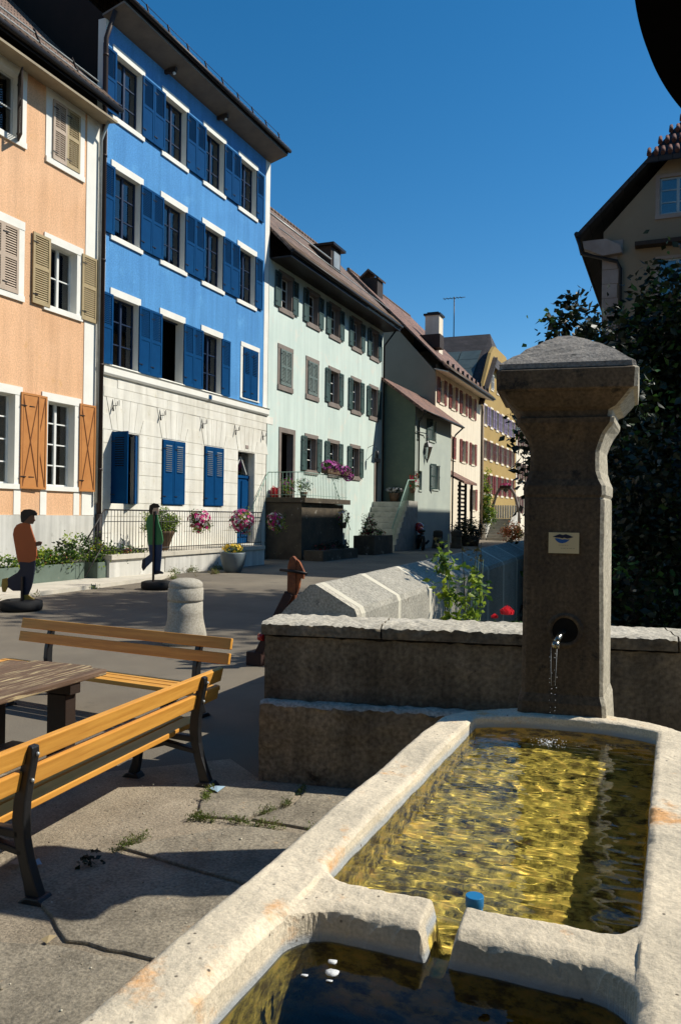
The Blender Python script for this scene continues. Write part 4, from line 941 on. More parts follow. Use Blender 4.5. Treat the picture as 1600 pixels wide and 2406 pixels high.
# ---------------------------------------------------------------- coped wall along the street
t = thing('coped_wall', (-3.0, 6.6, 0), 'long street wall with sloping grey coping slabs and pale mortar joints, behind the fountain wall', 'wall')
def cop(y0, y1, b, m, grow=0):
    y0 -= 6.6; y1 -= 6.6; zz = lambda y: 1.13+.016*min(y, 9)+.0
    pr_ = [(-.34,-.46),(-.31,-.28),(-.27,-.235),(-.03,-.01),(.02,-.005),(.40,-.205),(.425,-.26),(.43,-1.6)]
    v = []
    n = max(1, int((y1-y0)/.12))
    for i in range(n+1):
        y = y0+(y1-y0)*i/n
        for x, z in pr_: v.append((x*(1+grow)+nz(y*3, x*8, 2, .006), y, zz(y)+z*(1-grow)+grow*.35+nz(x*10, y*4, 2, .006)))
    k = len(pr_)
    b.add(v, [(i*k+j, i*k+j+1, (i+1)*k+j+1, (i+1)*k+j) for i in range(n) for j in range(k-1)], m)
    b.add([v[j] for j in range(k)], [tuple(range(k))], m); b.add([v[n*k+j] for j in range(k)], [tuple(reversed(range(k)))], m)
y = 6.6; lens = [.10, .93, 1.02, .80, .95, 1.0, 1.05, 1.1, 1.2, 1.2, 1.3, 1.3, 1.3, 1.4, 1.4, 1.4, 1.4, 1.4]
for i, l in enumerate(lens):
    b = MB(); cop(y, y+l, b, 0); b.build('coping_slab', M['coping'] if i else M['walltop'], t)
    b = MB(); cop(y+l, y+l+.11, b, 0, .004); b.build('mortar_joint', M['mortar'], t); y += l+.11
b = MB(); b.box(-.3,.40,.02,y-6.6,-1.6,.80); b.build('wall_body', M['walltop'], t)
b = MB(); b.box(.0,.42,-.66,.015,-.3,.84); b.build('wall_end_block', M['wallstone'], t)
b = MB(); b.box(.34,.42,-1.40,-.665,-.3,.84); b.build('wall_end_block', M['wallstone'], t)
cam_end = y

# ---------------------------------------------------------------- flagstones
def onflag(poly, i, name='flagstone'):
    cx = sum(p[0] for p in poly)/len(poly); cy = sum(p[1] for p in poly)/len(poly)
    b = MB(); pts = []
    for k in range(len(poly)):
        a, c = poly[k], poly[(k+1) % len(poly)]
        for q in range(5):
            u = q/5; x = a[0]+(c[0]-a[0])*u; y = a[1]+(c[1]-a[1])*u
            pts.append((x-cx+nz(x*6, y*6, 1.5, .02), y-cy+nz(x*6+9, y*6, 1.5, .02)))
    b.prism(pts, 'z', -.02, .022)
    return b.build(name, M['slab'], None, (cx, cy, 0), bevel=.008)
flags = [
 ([(-2.63,3.42),(-2.22,3.93),(-1.5,4.0),(-.98,3.9),(-.98,3.35),(-1.7,3.3)], 'worn grey flagstone beside the trough in the middle of the paving'),
 ([(-2.52,3.96),(-2.68,4.36),(-2.55,4.60),(-2.18,4.66),(-2.13,4.36),(-2.24,4.02)], 'grey flagstone between the bench foot and the end of the fountain wall'),
 ([(-2.2,4.04),(-2.08,4.34),(-2.13,4.66),(-1.0,4.82),(-.98,4.06)], 'flagstone in the corner between fountain wall and trough'),
 ([(-2.60,3.36),(-1.7,3.25),(-1.02,3.3),(-1.02,2.7),(-1.8,2.62),(-2.25,2.60),(-2.75,2.9)], 'broad brown stained flagstone in front of the nearer bench foot'),
 ([(-2.25,2.55),(-1.8,2.57),(-1.02,2.64),(-1.02,1.2),(-2.6,1.2),(-2.9,1.9),(-2.65,2.42)], 'large lichen spotted flagstone in the bottom left corner'),
]
for i, (p, lab) in enumerate(flags):
    tag(onflag(p, i), lab, 'flagstone', 'flagstones beside the trough')

# grit and small pebbles scattered over the paving
b = MB(); q = random.Random(12)
for _ in range(420):
    x, y = q.uniform(-4.2,-1.15), q.uniform(1.6,4.7); s_ = q.uniform(.002,.006)*(1.6 if q.random() < .08 else 1)
    b.sph((x, y, .022+s_*.3), (s_, s_*q.uniform(.6,1), s_*.6), 5, q.choice((0,0,1)))
tag(b.build('grit', [M['slab'], M['mortar']]), kind='stuff')
# ---------------------------------------------------------------- foliage helper
def leaf_mesh(name, blobs, n, size, mats, parent=None, loc=(0,0,0), weights=None, clump=.35, hang=0.0, asp=.55, seed=1, surf=.45):
    """blobs: [(x,y,z,rx,ry,rz)]; many folded leaf faces grouped in clumps through the volume"""
    r = np.random.default_rng(seed); bl = np.array(blobs, float)
    vol = np.prod(bl[:, 3:], axis=1)**(2/3); nc = max(4, int(n/26)); idx = r.choice(len(bl), nc, p=vol/vol.sum())
    d = r.normal(size=(nc, 3)); d /= np.linalg.norm(d, axis=1)[:, None]; rad = (surf+(1-surf)*r.random((nc, 1)))**.6
    cc = bl[idx, :3]+d*rad*bl[idx, 3:]*(1+.18*r.normal(size=(nc, 1)))
    ci = r.integers(0, nc, n); csz = clump*(.5+r.random(nc))[ci][:, None]
    p = cc[ci]+r.normal(size=(n, 3))*csz*.42
    a = r.normal(size=(n, 3)); a[:, 2] = a[:, 2]*.6-hang; a /= np.linalg.norm(a, axis=1)[:, None]
    q = r.normal(size=(n, 3)); q -= a*(q*a).sum(1)[:, None]; q /= np.linalg.norm(q, axis=1)[:, None]
    nn = np.cross(a, q); s = size*(.6+.8*r.random((n, 1)))
    v = np.stack([p, p+a*s*.45+q*s*asp*.5+nn*s*.08, p+a*s, p+a*s*.45-q*s*asp*.5+nn*s*.08], 1).reshape(-1, 3)
    me = bpy.data.meshes.new(name); me.vertices.add(n*4); me.vertices.foreach_set('co', v.ravel())
    k = np.arange(n)*4; tri = np.stack([k, k+1, k+2, k, k+2, k+3], 1).reshape(-1)
    me.loops.add(n*6); me.loops.foreach_set('vertex_index', tri); me.polygons.add(n*2); me.polygons.foreach_set('loop_start', np.arange(n*2)*3); me.polygons.foreach_set('loop_total', np.full(n*2, 3))
    mats = mats if isinstance(mats, list) else [mats]
    for m_ in mats: me.materials.append(m_)
    mi = r.choice(len(mats), nc, p=weights)[ci] if len(mats) > 1 else np.zeros(n, int)
    me.polygons.foreach_set('material_index', np.repeat(mi, 2)); me.update(); me.validate()
    o = bpy.data.objects.new(name, me); COL.objects.link(o); o.location = loc
    if parent: o.parent = parent
    return o
def flowers(name, blobs, n, size, mat, parent, loc=(0,0,0), seed=1, petals=5):
    r = random.Random(seed); b = MB()
    for _ in range(n):
        x, y, z, rx, ry, rz = r.choice(blobs); d = Vector((r.gauss(0,1), r.gauss(0,1), r.gauss(0,1)+.4)).normalized()
        c = Vector((x+d.x*rx, y+d.y*ry, z+d.z*rz)); u = d.orthogonal().normalized(); w_ = d.cross(u); s = size*r.uniform(.7, 1.3)
        for k in range(petals):
            a = 2*math.pi*k/petals; e = u*math.cos(a)+w_*math.sin(a); e2 = u*math.cos(a+.9)+w_*math.sin(a+.9); e3 = u*math.cos(a-.9)+w_*math.sin(a-.9)
            b.add([c, c+e2*s*.55+d*s*.12, c+e*s+d*s*.25, c+e3*s*.55+d*s*.12], [(0,1,2,3)])
    return b.build(name, mat, parent, loc)
def tree(name, x, y, z0, zt, blobs, n, lab, mats, size=.16, r0=.16, seed=1, cat='tree', group='trees on the right', clump=.55, weights=None, hang=.2, asp=.6):
    t = thing(name, (x, y, z0), lab, cat, group); r = random.Random(seed); b = MB()
    b.tube([(0,0,0),(.05,.03,(zt-z0)*.3),(-.04,.06,(zt-z0)*.6),(.02,0,(zt-z0)*.92)], [r0, r0*.8, r0*.5, r0*.12], 9)
    for bl in blobs:
        bx, by, bz = bl[0]-x, bl[1]-y, bl[2]-z0; s = min(.8, max(.15, bz/(zt-z0)*.6))
        p0 = Vector((0, 0, (zt-z0)*s)); p1 = Vector((bx, by, bz)); m_ = (p0+p1)/2+Vector((r.uniform(-.2,.2), r.uniform(-.2,.2), .25))
        b.tube([p0, m_, p1], [r0*.45, r0*.28, r0*.1], 6)
        for _ in range(4):
            e = p1+Vector((r.uniform(-.8,.8)*bl[3], r.uniform(-.8,.8)*bl[4], r.uniform(-.3,.8)*bl[5])); b.tube([m_.lerp(p1, .6), (m_.lerp(p1,.7)+e)/2+Vector((0,0,.1)), e], [r0*.16, r0*.1, r0*.04], 5)
    b.build('trunk', M['bark'], t)
    leaf_mesh('crown', [(q[0]-x, q[1]-y, q[2]-z0, *q[3:]) for q in blobs], n, size, mats, t, clump=clump, seed=seed, weights=weights, hang=hang, asp=asp)
    return t
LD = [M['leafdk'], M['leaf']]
# dark mass of shrubs and trees below the tan house
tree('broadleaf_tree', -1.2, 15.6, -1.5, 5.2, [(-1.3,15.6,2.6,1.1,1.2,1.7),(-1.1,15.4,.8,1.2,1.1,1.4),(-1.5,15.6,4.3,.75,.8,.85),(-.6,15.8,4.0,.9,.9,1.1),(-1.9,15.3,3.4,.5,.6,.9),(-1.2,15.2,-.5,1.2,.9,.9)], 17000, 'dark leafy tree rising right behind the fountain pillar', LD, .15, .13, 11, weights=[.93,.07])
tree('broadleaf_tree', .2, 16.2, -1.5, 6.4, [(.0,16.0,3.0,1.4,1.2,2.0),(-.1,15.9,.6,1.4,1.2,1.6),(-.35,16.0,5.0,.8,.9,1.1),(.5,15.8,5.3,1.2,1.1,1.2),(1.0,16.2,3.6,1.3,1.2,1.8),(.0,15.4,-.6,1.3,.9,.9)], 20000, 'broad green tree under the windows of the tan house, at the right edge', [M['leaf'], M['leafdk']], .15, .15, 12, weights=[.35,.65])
tree('shrub', -.55, 12.2, -1.5, 2.6, [(-.6,12.2,.9,.8,.8,1.2),(-.2,12.4,2.2,.7,.7,.9),(.5,12.3,1.4,.9,.8,1.6),(-.6,12.0,-.6,1.0,.7,.8)], 9000, 'dark low shrub behind the wall to the right of the pillar', LD, .12, .06, 13, cat='shrub', group='shrubs behind the wall', weights=[.9,.1])
# a sparse twig with large leaves that shows against the sky and beside the pillar
tree('climbing_shrub', -1.55, 10.4, -1.5, 4.0, [(-1.35,10.4,3.9,.22,.2,.4),(-1.28,10.4,4.3,.2,.2,.16),(-1.05,10.5,4.25,.28,.2,.2),(-1.0,10.4,3.6,.3,.3,.5),(-.7,10.5,3.2,.4,.4,.5),(-1.81,10.3,2.97,.07,.07,.09),(-1.76,10.3,2.42,.07,.07,.17)], 1700, 'sparse dark climbing shrub with big leaves against the sky above the pillar cap', LD, .105, .03, 14, cat='shrub', group='shrubs behind the wall', clump=.25, weights=[.9,.1])
for i, (x, y, z, rr, n, lab) in enumerate([(5.0,21.0,9.0,3.4,9000,'tall street tree'),(8.2,19.6,12.3,3.9,10000,''),(10.5,22.6,15.2,3.7,9000,''),(4.6,20.0,13.7,2.9,7000,'')]):
    tree('street_tree', x, y, -1.2, z+rr*.7, [(x,y,z,rr,rr,rr*.7),(x+rr*.4,y-.5,z-1.2,rr*.6,rr*.6,rr*.5),(x-rr*.4,y+.5,z+.8,rr*.55,rr*.55,rr*.5),(x,y-rr*.5,z-.3,rr*.5,rr*.5,rr*.6)], n, ('lowest','second lowest','highest','second highest')[i]+' of the tall leafy trees outside the right edge whose shade dapples the street', [M['leaf'], M['leafdk']], .3, .28, 20+i, clump=1.0, weights=[.6,.4])

# ---------------------------------------------------------------- plants behind the fountain wall
t = thing('leafy_plant', (-1.46, 5.95, .2), 'bright yellow green leafy plant growing behind the fountain wall', 'plant')
b = MB(); rr = random.Random(4); tips = []
for k in range(9):
    x = rr.uniform(-.18,.14); h_ = rr.uniform(.95,1.3) if k else 1.42
    b.tube([(x*.6,0,0),(x*.9,rr.uniform(-.05,.05),h_*.5),(x*1.15,rr.uniform(-.08,.08),h_)], [.006,.005,.002], 5); tips.append((x, h_))
b.build('stem', M['leaf'], t)
leaf_mesh('leaves', [(x*1.05,0,h_*f_,.08,.09,.10) for x, h_ in tips for f_ in (.74,.86,.97)], 420, .062, [M['leafy'], M['leaf']], t, clump=.10, seed=5, weights=[.8,.2], hang=.5, asp=.5)
t = thing('rose_bush', (-.98, 5.75, .3), 'low rose bush with a large red bloom between the leafy plant and the pillar', 'plant')
b = MB()
for k in range(5): b.tube([(0,0,0),(.05*k-.1,0,.4),(.09*k-.2,-.03,.72)], [.006,.005,.003], 5)
b.build('stem', M['leaf'], t); leaf_mesh('leaves', [(-.10,0,.64,.08,.06,.07),(.06,0,.70,.09,.06,.09)], 70, .05, [M['leaf'], M['leafy']], t, clump=.1, seed=8, weights=[.7,.3])
def rose(par, c, r_, mat, seed=1):
    b = MB(); q = random.Random(seed)
    for lay in range(5):
        rad = r_*(.25+.16*lay); hh = r_*(1.25-.14*lay)
        for k in range(4+lay):
            a = 2*math.pi*k/(4+lay)+lay*.7+q.uniform(-.2,.2); e = Vector((math.cos(a), math.sin(a), 0)); s_ = Vector((-math.sin(a), math.cos(a), 0))
            c0 = Vector(c); w_ = rad*.8
            b.add([c0, c0+e*rad*.9+s_*w_*.6+Vector((0,0,hh*.2)), c0+e*rad*1.05+s_*w_*.55+Vector((0,0,hh)), c0+e*rad*.95+Vector((0,0,hh*1.15)), c0+e*rad*1.05-s_*w_*.55+Vector((0,0,hh)), c0+e*rad*.9-s_*w_*.6+Vector((0,0,hh*.2))], [(0,1,2,3,4,5)])
    return b.build('bloom', mat, par)
rose(t, (-.10,-.08,.765), .050, M['f_rose'], 3); rose(t, (-.19,-.07,.735), .026, M['f_rose'], 4)
t = thing('dry_weed', (-2.35, 9.6, .2), 'thin dry yellow weed stalks rising over the street wall', 'plant')
b = MB()
for k, (dx, h_) in enumerate(((-.35,1.2),(.0,1.3),(.1,1.15),(.25,1.25))): b.tube([(dx*.5,0,0),(dx*.8,0,h_*.6),(dx+.05*(-1)**k,0,h_)], [.008,.006,.003], 5)
b.build('stem', M['leafdry'], t); leaf_mesh('leaves', [(-.3,0,1.1,.1,.1,.12),(.1,0,1.2,.12,.1,.14)], 60, .07, M['leafdry'], t, clump=.1, seed=3)

# ---------------------------------------------------------------- benches and table
def bench(x, y, rz, L, posts, lab):
    t = thing('park_bench', (x, y, 0), lab, 'bench', 'varnished slatted benches', rz)
    def slat(name, yc, zc, hgt, th, tilt):
        b = MB(); Mx = Matrix.Rotation(tilt, 3, 'X'); b.obox((0,0,0), (L, th, hgt), Mx)
        return b.build(name, M['benchwood'], t, (0, yc, zc), bevel=.006)
    slat('back_slat', .236, .662, .094, .034, R(-12)); slat('back_slat', .210, .540, .094, .034, R(-12))
    for k, yc in enumerate((-.20,-.075,.05)): slat('seat_slat', yc-.02, .340-.006*k, .036, .105, R(-3))
    for px_ in posts:
        b = MB(); w_ = .052
        def strap(path, ws):
            n_ = len(path); Lp, Rp = [], []
            for k_ in range(n_):
                a_, c_ = path[max(0, k_-1)], path[min(n_-1, k_+1)]; dx_, dz_ = c_[0]-a_[0], c_[1]-a_[1]; l_ = math.hypot(dx_, dz_)
                nx_, nz_2 = -dz_/l_*ws[k_], dx_/l_*ws[k_]; Lp.append((path[k_][0]+nx_, path[k_][1]+nz_2)); Rp.append((path[k_][0]-nx_, path[k_][1]-nz_2))
            b.prism(Lp+Rp[::-1], 'x', -w_/2, w_/2)
        strap([(.30,.01),(.275,.09),(.245,.18),(.222,.27),(.212,.36),(.218,.45),(.240,.56),(.262,.66),(.268,.70)], [.04,.032,.028,.030,.034,.032,.028,.026,.018])
        strap([(-.24,.01),(-.215,.1),(-.2,.19),(-.205,.26),(-.22,.325)], [.035,.026,.024,.026,.03])
        b.prism([(-.25,.30),(.22,.275),(.22,.318),(-.25,.332)], 'x', -w_/2, w_/2); b.prism([(-.17,.18),(0,.235),(.24,.2),(.24,.23),(0,.27),(-.17,.22)], 'x', -w_/2, w_/2)
        b.prism([(-.31,.0),(-.17,.0),(-.2,.035),(-.27,.035)], 'x', -.045, .045); b.prism([(.22,.0),(.38,.0),(.34,.035),(.27,.035)], 'x', -.045, .045)
        o = b.build('leg', M['iron'], t, (px_, 0, 0), bevel=.008)
        bb = MB()
        for yc, zc in ((.250,.662),(.224,.540)): bb.sph((0, yc+.045, zc), .010, 8)
        bb.build('bolt', M['zinc'], o)
    return t
bench(-4.64, 5.72, R(-4.5), 2.45, (-.86,.88), 'varnished wooden bench with black iron legs facing the table, the farther of the two')
bench(-2.98, 3.57, R(-90)+R(4.7), 2.32, (-.86,.78), 'varnished wooden bench seen from its back, nearest the trough')
t = thing('picnic_table', (-3.93, 3.35, 0), 'weathered brown wooden plank table between the two benches', 'table', rz=R(1.5))
for k in range(5):
    b = MB(); x0 = -.42+k*.168; l1 = 1.14-(.06 if k in (0,4) else 0)
    b.box(x0, x0+.162, -1.2, l1, .645, .685); b.build('tabletop_plank', M['tablewood'], t, bevel=.008)
for yb_ in (.78, -.85):
    b = MB(); b.box(-.40,.40,yb_-.05,yb_+.05,.575,.643); b.build('crossbar', M['tableleg'], t, bevel=.004)
    for x in (-.29,.29): b = MB(); b.box(x-.075,x+.075,yb_-.05,yb_+.05,.0,.572); b.build('leg', M['tableleg'], t, bevel=.006)
b = MB(); b.box(-.05,.05,-.79,.72,.16,.24); b.build('stretcher', M['tableleg'], t)

# ---------------------------------------------------------------- bollards
def bollard(x, y, s, lab, mat='granite', grp='stone bollards'):
    b = MB(); pr_ = [(.295,0),(.292,.05),(.285,.12),(.268,.2),(.25,.27),(.238,.33),(.234,.40),(.233,.555),(.222,.56),(.222,.575),(.236,.58),(.238,.60),(.236,.74),(.222,.752),(.228,.76),(.228,.785),(.216,.82),(.18,.85),(.11,.872),(.01,.882)]
    b.lathe([(r_*s, z*s) for r_, z in pr_], 40)
    b.v = [(p[0]+nz(p[0]*12, p[2]*12+p[1]*5, 1, .006), p[1]+nz(p[1]*12+4, p[2]*12, 1, .006), p[2]) for p in b.v]
    o = b.build('bollard', M[mat], None, (x, y, 0)); return tag(o, lab, 'bollard', grp)
bollard(-6.06, 9.2, 1.0, 'squat round topped speckled stone bollard behind the farther bench')
bollard(-12.1, 43.2, 1.15, 'dark shaded stone bollard beside the motorcycle, left of two', 'oldstone')
bollard(-11.25, 44.0, 1.15, 'dark shaded stone bollard nearer the street wall, right of two', 'oldstone')

# ---------------------------------------------------------------- plywood cutout children on tyres
def cutout(name, x, y, lab, parts, tyre, pole=None, tr=.31):
    t = thing(name, (x, y, 0), lab, 'cutout figure', 'painted figures standing on tyres')
    for i, (pn, mat, poly, th) in enumerate(parts):
        b = MB(); b.prism(poly, 'y', -th, th); b.build(pn, M[mat], t)
    b = MB(); n = 40; prf = [(.19,.02),(.27,.0),(tr-.01,.02),(tr,.09),(tr-.01,.17),(.27,.195),(.19,.175),(.17,.1)]
    v = [(tyre+r_*math.cos(2*math.pi*j/n), r_*math.sin(2*math.pi*j/n), z) for r_, z in prf for j in range(n)]
    k = len(prf); b.add(v, [(i*n+j, i*n+(j+1) % n, ((i+1) % k)*n+(j+1) % n, ((i+1) % k)*n+j) for i in range(k) for j in range(n)], 0, True)
    b.tube([(tyre,0,.02),(tyre,0,.13)], .18, 20); b.build('tyre', M['rubber'], t)
    b = MB(); (px_, z0, z1) = pole; b.box(px_-.022, px_+.022, -.05, -.018, z0, z1); b.build('post', M['brown'], t)
A = dict(
hair=[(-0.003,1.725),(0.07,1.774),(0.195,1.783),(0.3,1.76),(0.352,1.712),(0.343,1.672),(0.285,1.67),(0.249,1.679),(0.177,1.646),(0.116,1.596),(0.058,1.539),(0.007,1.554),(-0.007,1.643)],
face=[(0.134,1.694),(0.285,1.679),(0.298,1.615),(0.315,1.586),(0.287,1.567),(0.263,1.524),(0.169,1.523),(0.058,1.537),(0.073,1.612)],
sweater=[(0.058,1.544),(0.001,1.538),(-0.093,1.504),(-0.155,1.429),(-0.174,1.331),(-0.14,1.185),(-0.093,0.991),(-0.048,0.854),(0.214,0.852),(0.327,0.888),(0.367,0.973),(0.354,1.102),(0.349,1.142),(0.335,1.21),(0.255,1.389),(0.201,1.517),(0.159,1.532)],
hand=[(0.331,1.205),(0.413,1.228),(0.471,1.217),(0.466,1.185),(0.425,1.149),(0.345,1.14)],
trousers=[(-0.027,0.871),(0.333,0.892),(0.32,0.715),(0.283,0.52),(0.254,0.422),(0.184,0.281),(0.044,0.274),(0.015,0.346),(-0.154,0.337),(-0.283,0.397),(-0.297,0.543),(-0.16,0.614),(-0.055,0.667),(-0.004,0.734)],
shoe=[(-0.404,0.538),(-0.291,0.56),(-0.267,0.43),(-0.345,0.304),(-0.399,0.309),(-0.423,0.423)],
foot=[(0.044,0.277),(0.184,0.285),(0.257,0.245),(0.33,0.216),(0.06,0.189)])
cutout('painted_figure', -10.6, 10.9, 'flat wooden figure in an orange pullover standing on a tyre, at the left edge',
 [('face','skin',A['face'],.010),('hair','hair',A['hair'],.012),('hand','skin',A['hand'],.009),('trousers','f_navy',A['trousers'],.010),('pullover','f_orange',A['sweater'],.012),('shoe','f_shoe',A['shoe'],.012),('shoe','f_shoe',A['foot'],.012)], .03, (.08,.05,.6), .36)
B = dict(
hair=[(-0.249,1.917),(-0.14,1.973),(-0.029,1.953),(0.033,1.885),(-0.027,1.866),(-0.137,1.86),(-0.164,1.802),(-0.176,1.714),(-0.24,1.72),(-0.262,1.824)],
face=[(-0.16,1.864),(-0.011,1.873),(0.007,1.792),(-0.03,1.711),(-0.121,1.692),(-0.182,1.721)],
sweater=[(-0.232,1.713),(-0.135,1.705),(-0.03,1.7),(0.001,1.528),(0.093,1.3),(0.129,1.117),(0.098,1.024),(-0.275,1.01),(-0.292,1.176),(-0.34,1.522),(-0.308,1.638)],
trousers=[(-0.275,1.026),(0.103,1.043),(0.091,0.749),(0.055,0.357),(-0.082,0.329),(-0.101,0.604),(-0.171,0.625),(-0.335,0.48),(-0.447,0.522),(-0.422,0.662),(-0.229,0.785)],
foot=[(-0.066,0.434),(0.09,0.418),(0.153,0.386),(0.133,0.359),(-0.064,0.351)], shoe=[(-0.427,0.661),(-0.343,0.686),(-0.339,0.467),(-0.402,0.408),(-0.445,0.485)])
cutout('painted_figure', -10.9, 15.4, 'flat wooden figure in a green pullover on a tyre, in front of the railing',
 [('face','tanpink',B['face'],.010),('hair','hair',B['hair'],.012),('trousers','f_blue',B['trousers'],.010),('pullover','f_green',B['sweater'],.012),('shoe','f_navy',B['foot'],.012),('shoe','f_navy',B['shoe'],.012)], -.02, (-.10,.1,1.78), .36)

# ---------------------------------------------------------------- terrace of the blue house with railing
t = thing('blue_house_terrace', (-13.2, 19.0, 0), 'low stone terrace with pale edge slabs along the front of the blue house', 'terrace')
b = MB(); b.box(-1.58, 0, 0, 5.9, 0, .53); b.box(-1.58,-.02,-2.4,-.01,0,.53); b.build('terrace_wall', M['plinth'], t)
for k in range(6): b = MB(); b.box(-1.58, .05, -2.4+k*1.38, -2.4+k*1.38+1.37, .535, .66); b.build('edge_slab', M['kerb'], t, bevel=.008)
t = thing('terrace_railing', (-13.27, 16.45, .66), 'dark iron railing along the terrace of the blue house', 'railing')
b = MB(); b.tube([(0,-.02,1.15),(0,8.35,1.15)], .02, 6); b.tube([(0,-.02,.12),(0,8.35,.12)], .014, 6); b.tube([(0,0,.85),(0,8.35,.85)], .01, 6); b.build('rail', M['railing'], t)
b = MB(); b.tube([(0,-.02,1.15),(0,-.7,.35)], .018, 6); b.tube([(0,-.02,.3),(0,-.7,-.5)], .014, 6)
for k in range(1,5): b.tube([(0,-.14*k,1.1-.16*k),(0,-.14*k,.25-.16*k)], .009, 5)
b.build('stair_rail', M['railing'], t)
pb = MB(); pb.tube([(0,0,.0),(0,0,1.14)], .0085, 5); p0 = pb.build('baluster', M['railing'], t)
for k in range(1, 66): c = p0.copy(); COL.objects.link(c); c.parent = t; c.location = (0, k*.128, 0)

# planters on the pavement
def planter(x, y, L, lab, seed, extra=()):
    t = thing('planter_trough', (x, y, .085), lab, 'planter', 'long planters on the pavement')
    b = MB(); w_ = .62; b.box(-w_,0,0,.045,0,.40); b.box(-w_,0,L-.045,L,0,.40); b.box(-.045,0,.046,L-.046,0,.40); b.box(-w_,-w_+.045,.046,L-.046,0,.40); b.box(-w_+.046,-.046,.046,L-.046,0,.34,1)
    b.build('box', [M['planter'], M['soil']], t, bevel=.006)
    bl = [(-.3,L*(k+.5)/8,.45+.08*random.random(),.3,L/12,.16) for k in range(8)]
    leaf_mesh('foliage', bl, 2600, .075, [M['leaf'], M['leafy'], M['leafdk']], t, clump=.16, seed=seed, weights=[.55,.3,.15])
    for (nm, args) in extra: flowers(nm, *args, t, seed=seed)
planter(-13.55, 13.2, 2.85, 'weathered green planter with low leafy plants behind the orange figure, the left one', 31, [('petals', ([(-.2,1.9,.5,.2,.8,.12)], 26, .03, M['f_salmon']))])
planter(-13.3, 16.25, 2.0, 'blue green planter with pink flowers at its right end beside the terrace', 32, [('petals', ([(-.15,1.35,.62,.1,.13,.08)], 34, .035, M['f_salmon'])), ('petals', ([(-.3,.4,.75,.2,.3,.1)], 8, .03, M['f_yellow']))])
t = thing('rambling_rose', (-13.9, 15.9, .085), 'taller leafy shrub rising between the two pavement planters', 'shrub')
b = MB()
for k in range(7): a = k*.9; b.tube([(0,0,0),(.1*math.cos(a),.25*math.sin(a),.5),(.2*math.cos(a),.55*math.sin(a)+.2,.95)], [.012,.008,.004], 5)
b.build('stem', M['bark'], t); leaf_mesh('foliage', [(0,0,.7,.25,.5,.25),(0,.7,.75,.25,.5,.3),(0,1.2,.6,.25,.3,.2),(0,-.9,.5,.2,.4,.2)], 1700, .085, [M['leaf'], M['leafdk'], M['leafy']], t, clump=.2, seed=9, weights=[.5,.25,.25])
t = thing('pink_hollyhock', (-14.0, 12.95, .085), 'thin plant with a single pink flower behind the orange figure', 'plant')
b = MB(); b.tube([(0,0,0),(.02,0,.5),(0,0,1.12)], [.01,.008,.004], 5); b.build('stem', M['leaf'], t); leaf_mesh('leaves', [(0,0,.4,.15,.2,.3),(0,0,.8,.1,.12,.2)], 160, .08, [M['leaf']], t, clump=.12, seed=2); rose(t, (0,0,1.1), .06, M['f_pink'], 5)

# hanging baskets on the railing
def basket(y, x, z, lab, cols, r_, n, seed):
    t = thing('flower_basket', (x, y, z), lab, 'flower basket', 'flower baskets on the terrace railing')
    b = MB(); b.lathe([(.06,-.2),(.14,-.15),(.19,-.05),(.2,0)], 14, (0,0,0)); b.tube([(-.2,-.12,.0),(-.2,-.12,.3)], .01, 5); b.build('basket_bowl', M['terra'], t)
    bl = [(0,0,.05,r_*.8,r_,r_*.75),(0,.1,-.15,r_*.6,r_*.8,r_*.5),(0,-.15,0,r_*.5,r_*.5,r_*.6)]
    leaf_mesh('foliage', bl, 900, .06, [M['leaf'], M['leafy']], t, clump=.12, seed=seed, weights=[.6,.4])
    for k, (c, f_) in enumerate(cols): flowers('petals', bl, int(n*f_), .055, M[c], t, seed=seed+k)
basket(20.5, -13.05, 1.52, 'hanging basket of pink and green petunias right of the green figure', [('f_pink',1.0),('f_white',.25)], .39, 130, 41)
basket(23.0, -13.05, 1.5, 'full basket of pink and white petunias above the grey street pot', [('f_pink',1.0),('f_white',.5)], .47, 210, 44)
basket(25.4, -13.05, 1.5, 'shaded basket of red and white petunias at the end of the terrace railing', [('f_pink',.7),('f_white',.5)], .36, 130, 47)
t = thing('potted_bush', (-13.75, 19.6, .66), 'round yellow green bush in a tapering brown pot on the terrace', 'potted plant')
b = MB(); b.lathe([(.16,0),(.2,.06),(.34,.48),(.37,.52),(.36,.56),(.31,.56)], 24, m=0); b.build('pot', M['terra'], t)
leaf_mesh('foliage', [(0,0,.85,.42,.5,.34),(0,.3,.7,.3,.35,.25),(0,-.35,.72,.3,.3,.25)], 3000, .07, [M['leafy'], M['leaf']], t, clump=.13, seed=51, weights=[.55,.45])
t = thing('street_pot', (-12.18, 21.0, 0), 'tall blue grey tapering pot with yellow flowers standing on the street', 'potted plant')
b = MB(); b.lathe([(.2,0),(.25,.03),(.33,.22),(.375,.42),(.385,.56),(.375,.60),(.34,.60),(.33,.55)], 32); b.build('pot', M['pot'], t)
leaf_mesh('foliage', [(0,0,.68,.32,.36,.12),(0,.3,.7,.15,.2,.14)], 500, .05, [M['leaf'], M['leafy']], t, clump=.1, seed=52, weights=[.5,.5])
flowers('petals', [(0,-.05,.72,.3,.3,.12)], 95, .045, M['f_yellow'], t, seed=53); flowers('petals', [(0,.3,.72,.12,.2,.12)], 22, .035, M['f_white'], t, seed=54)

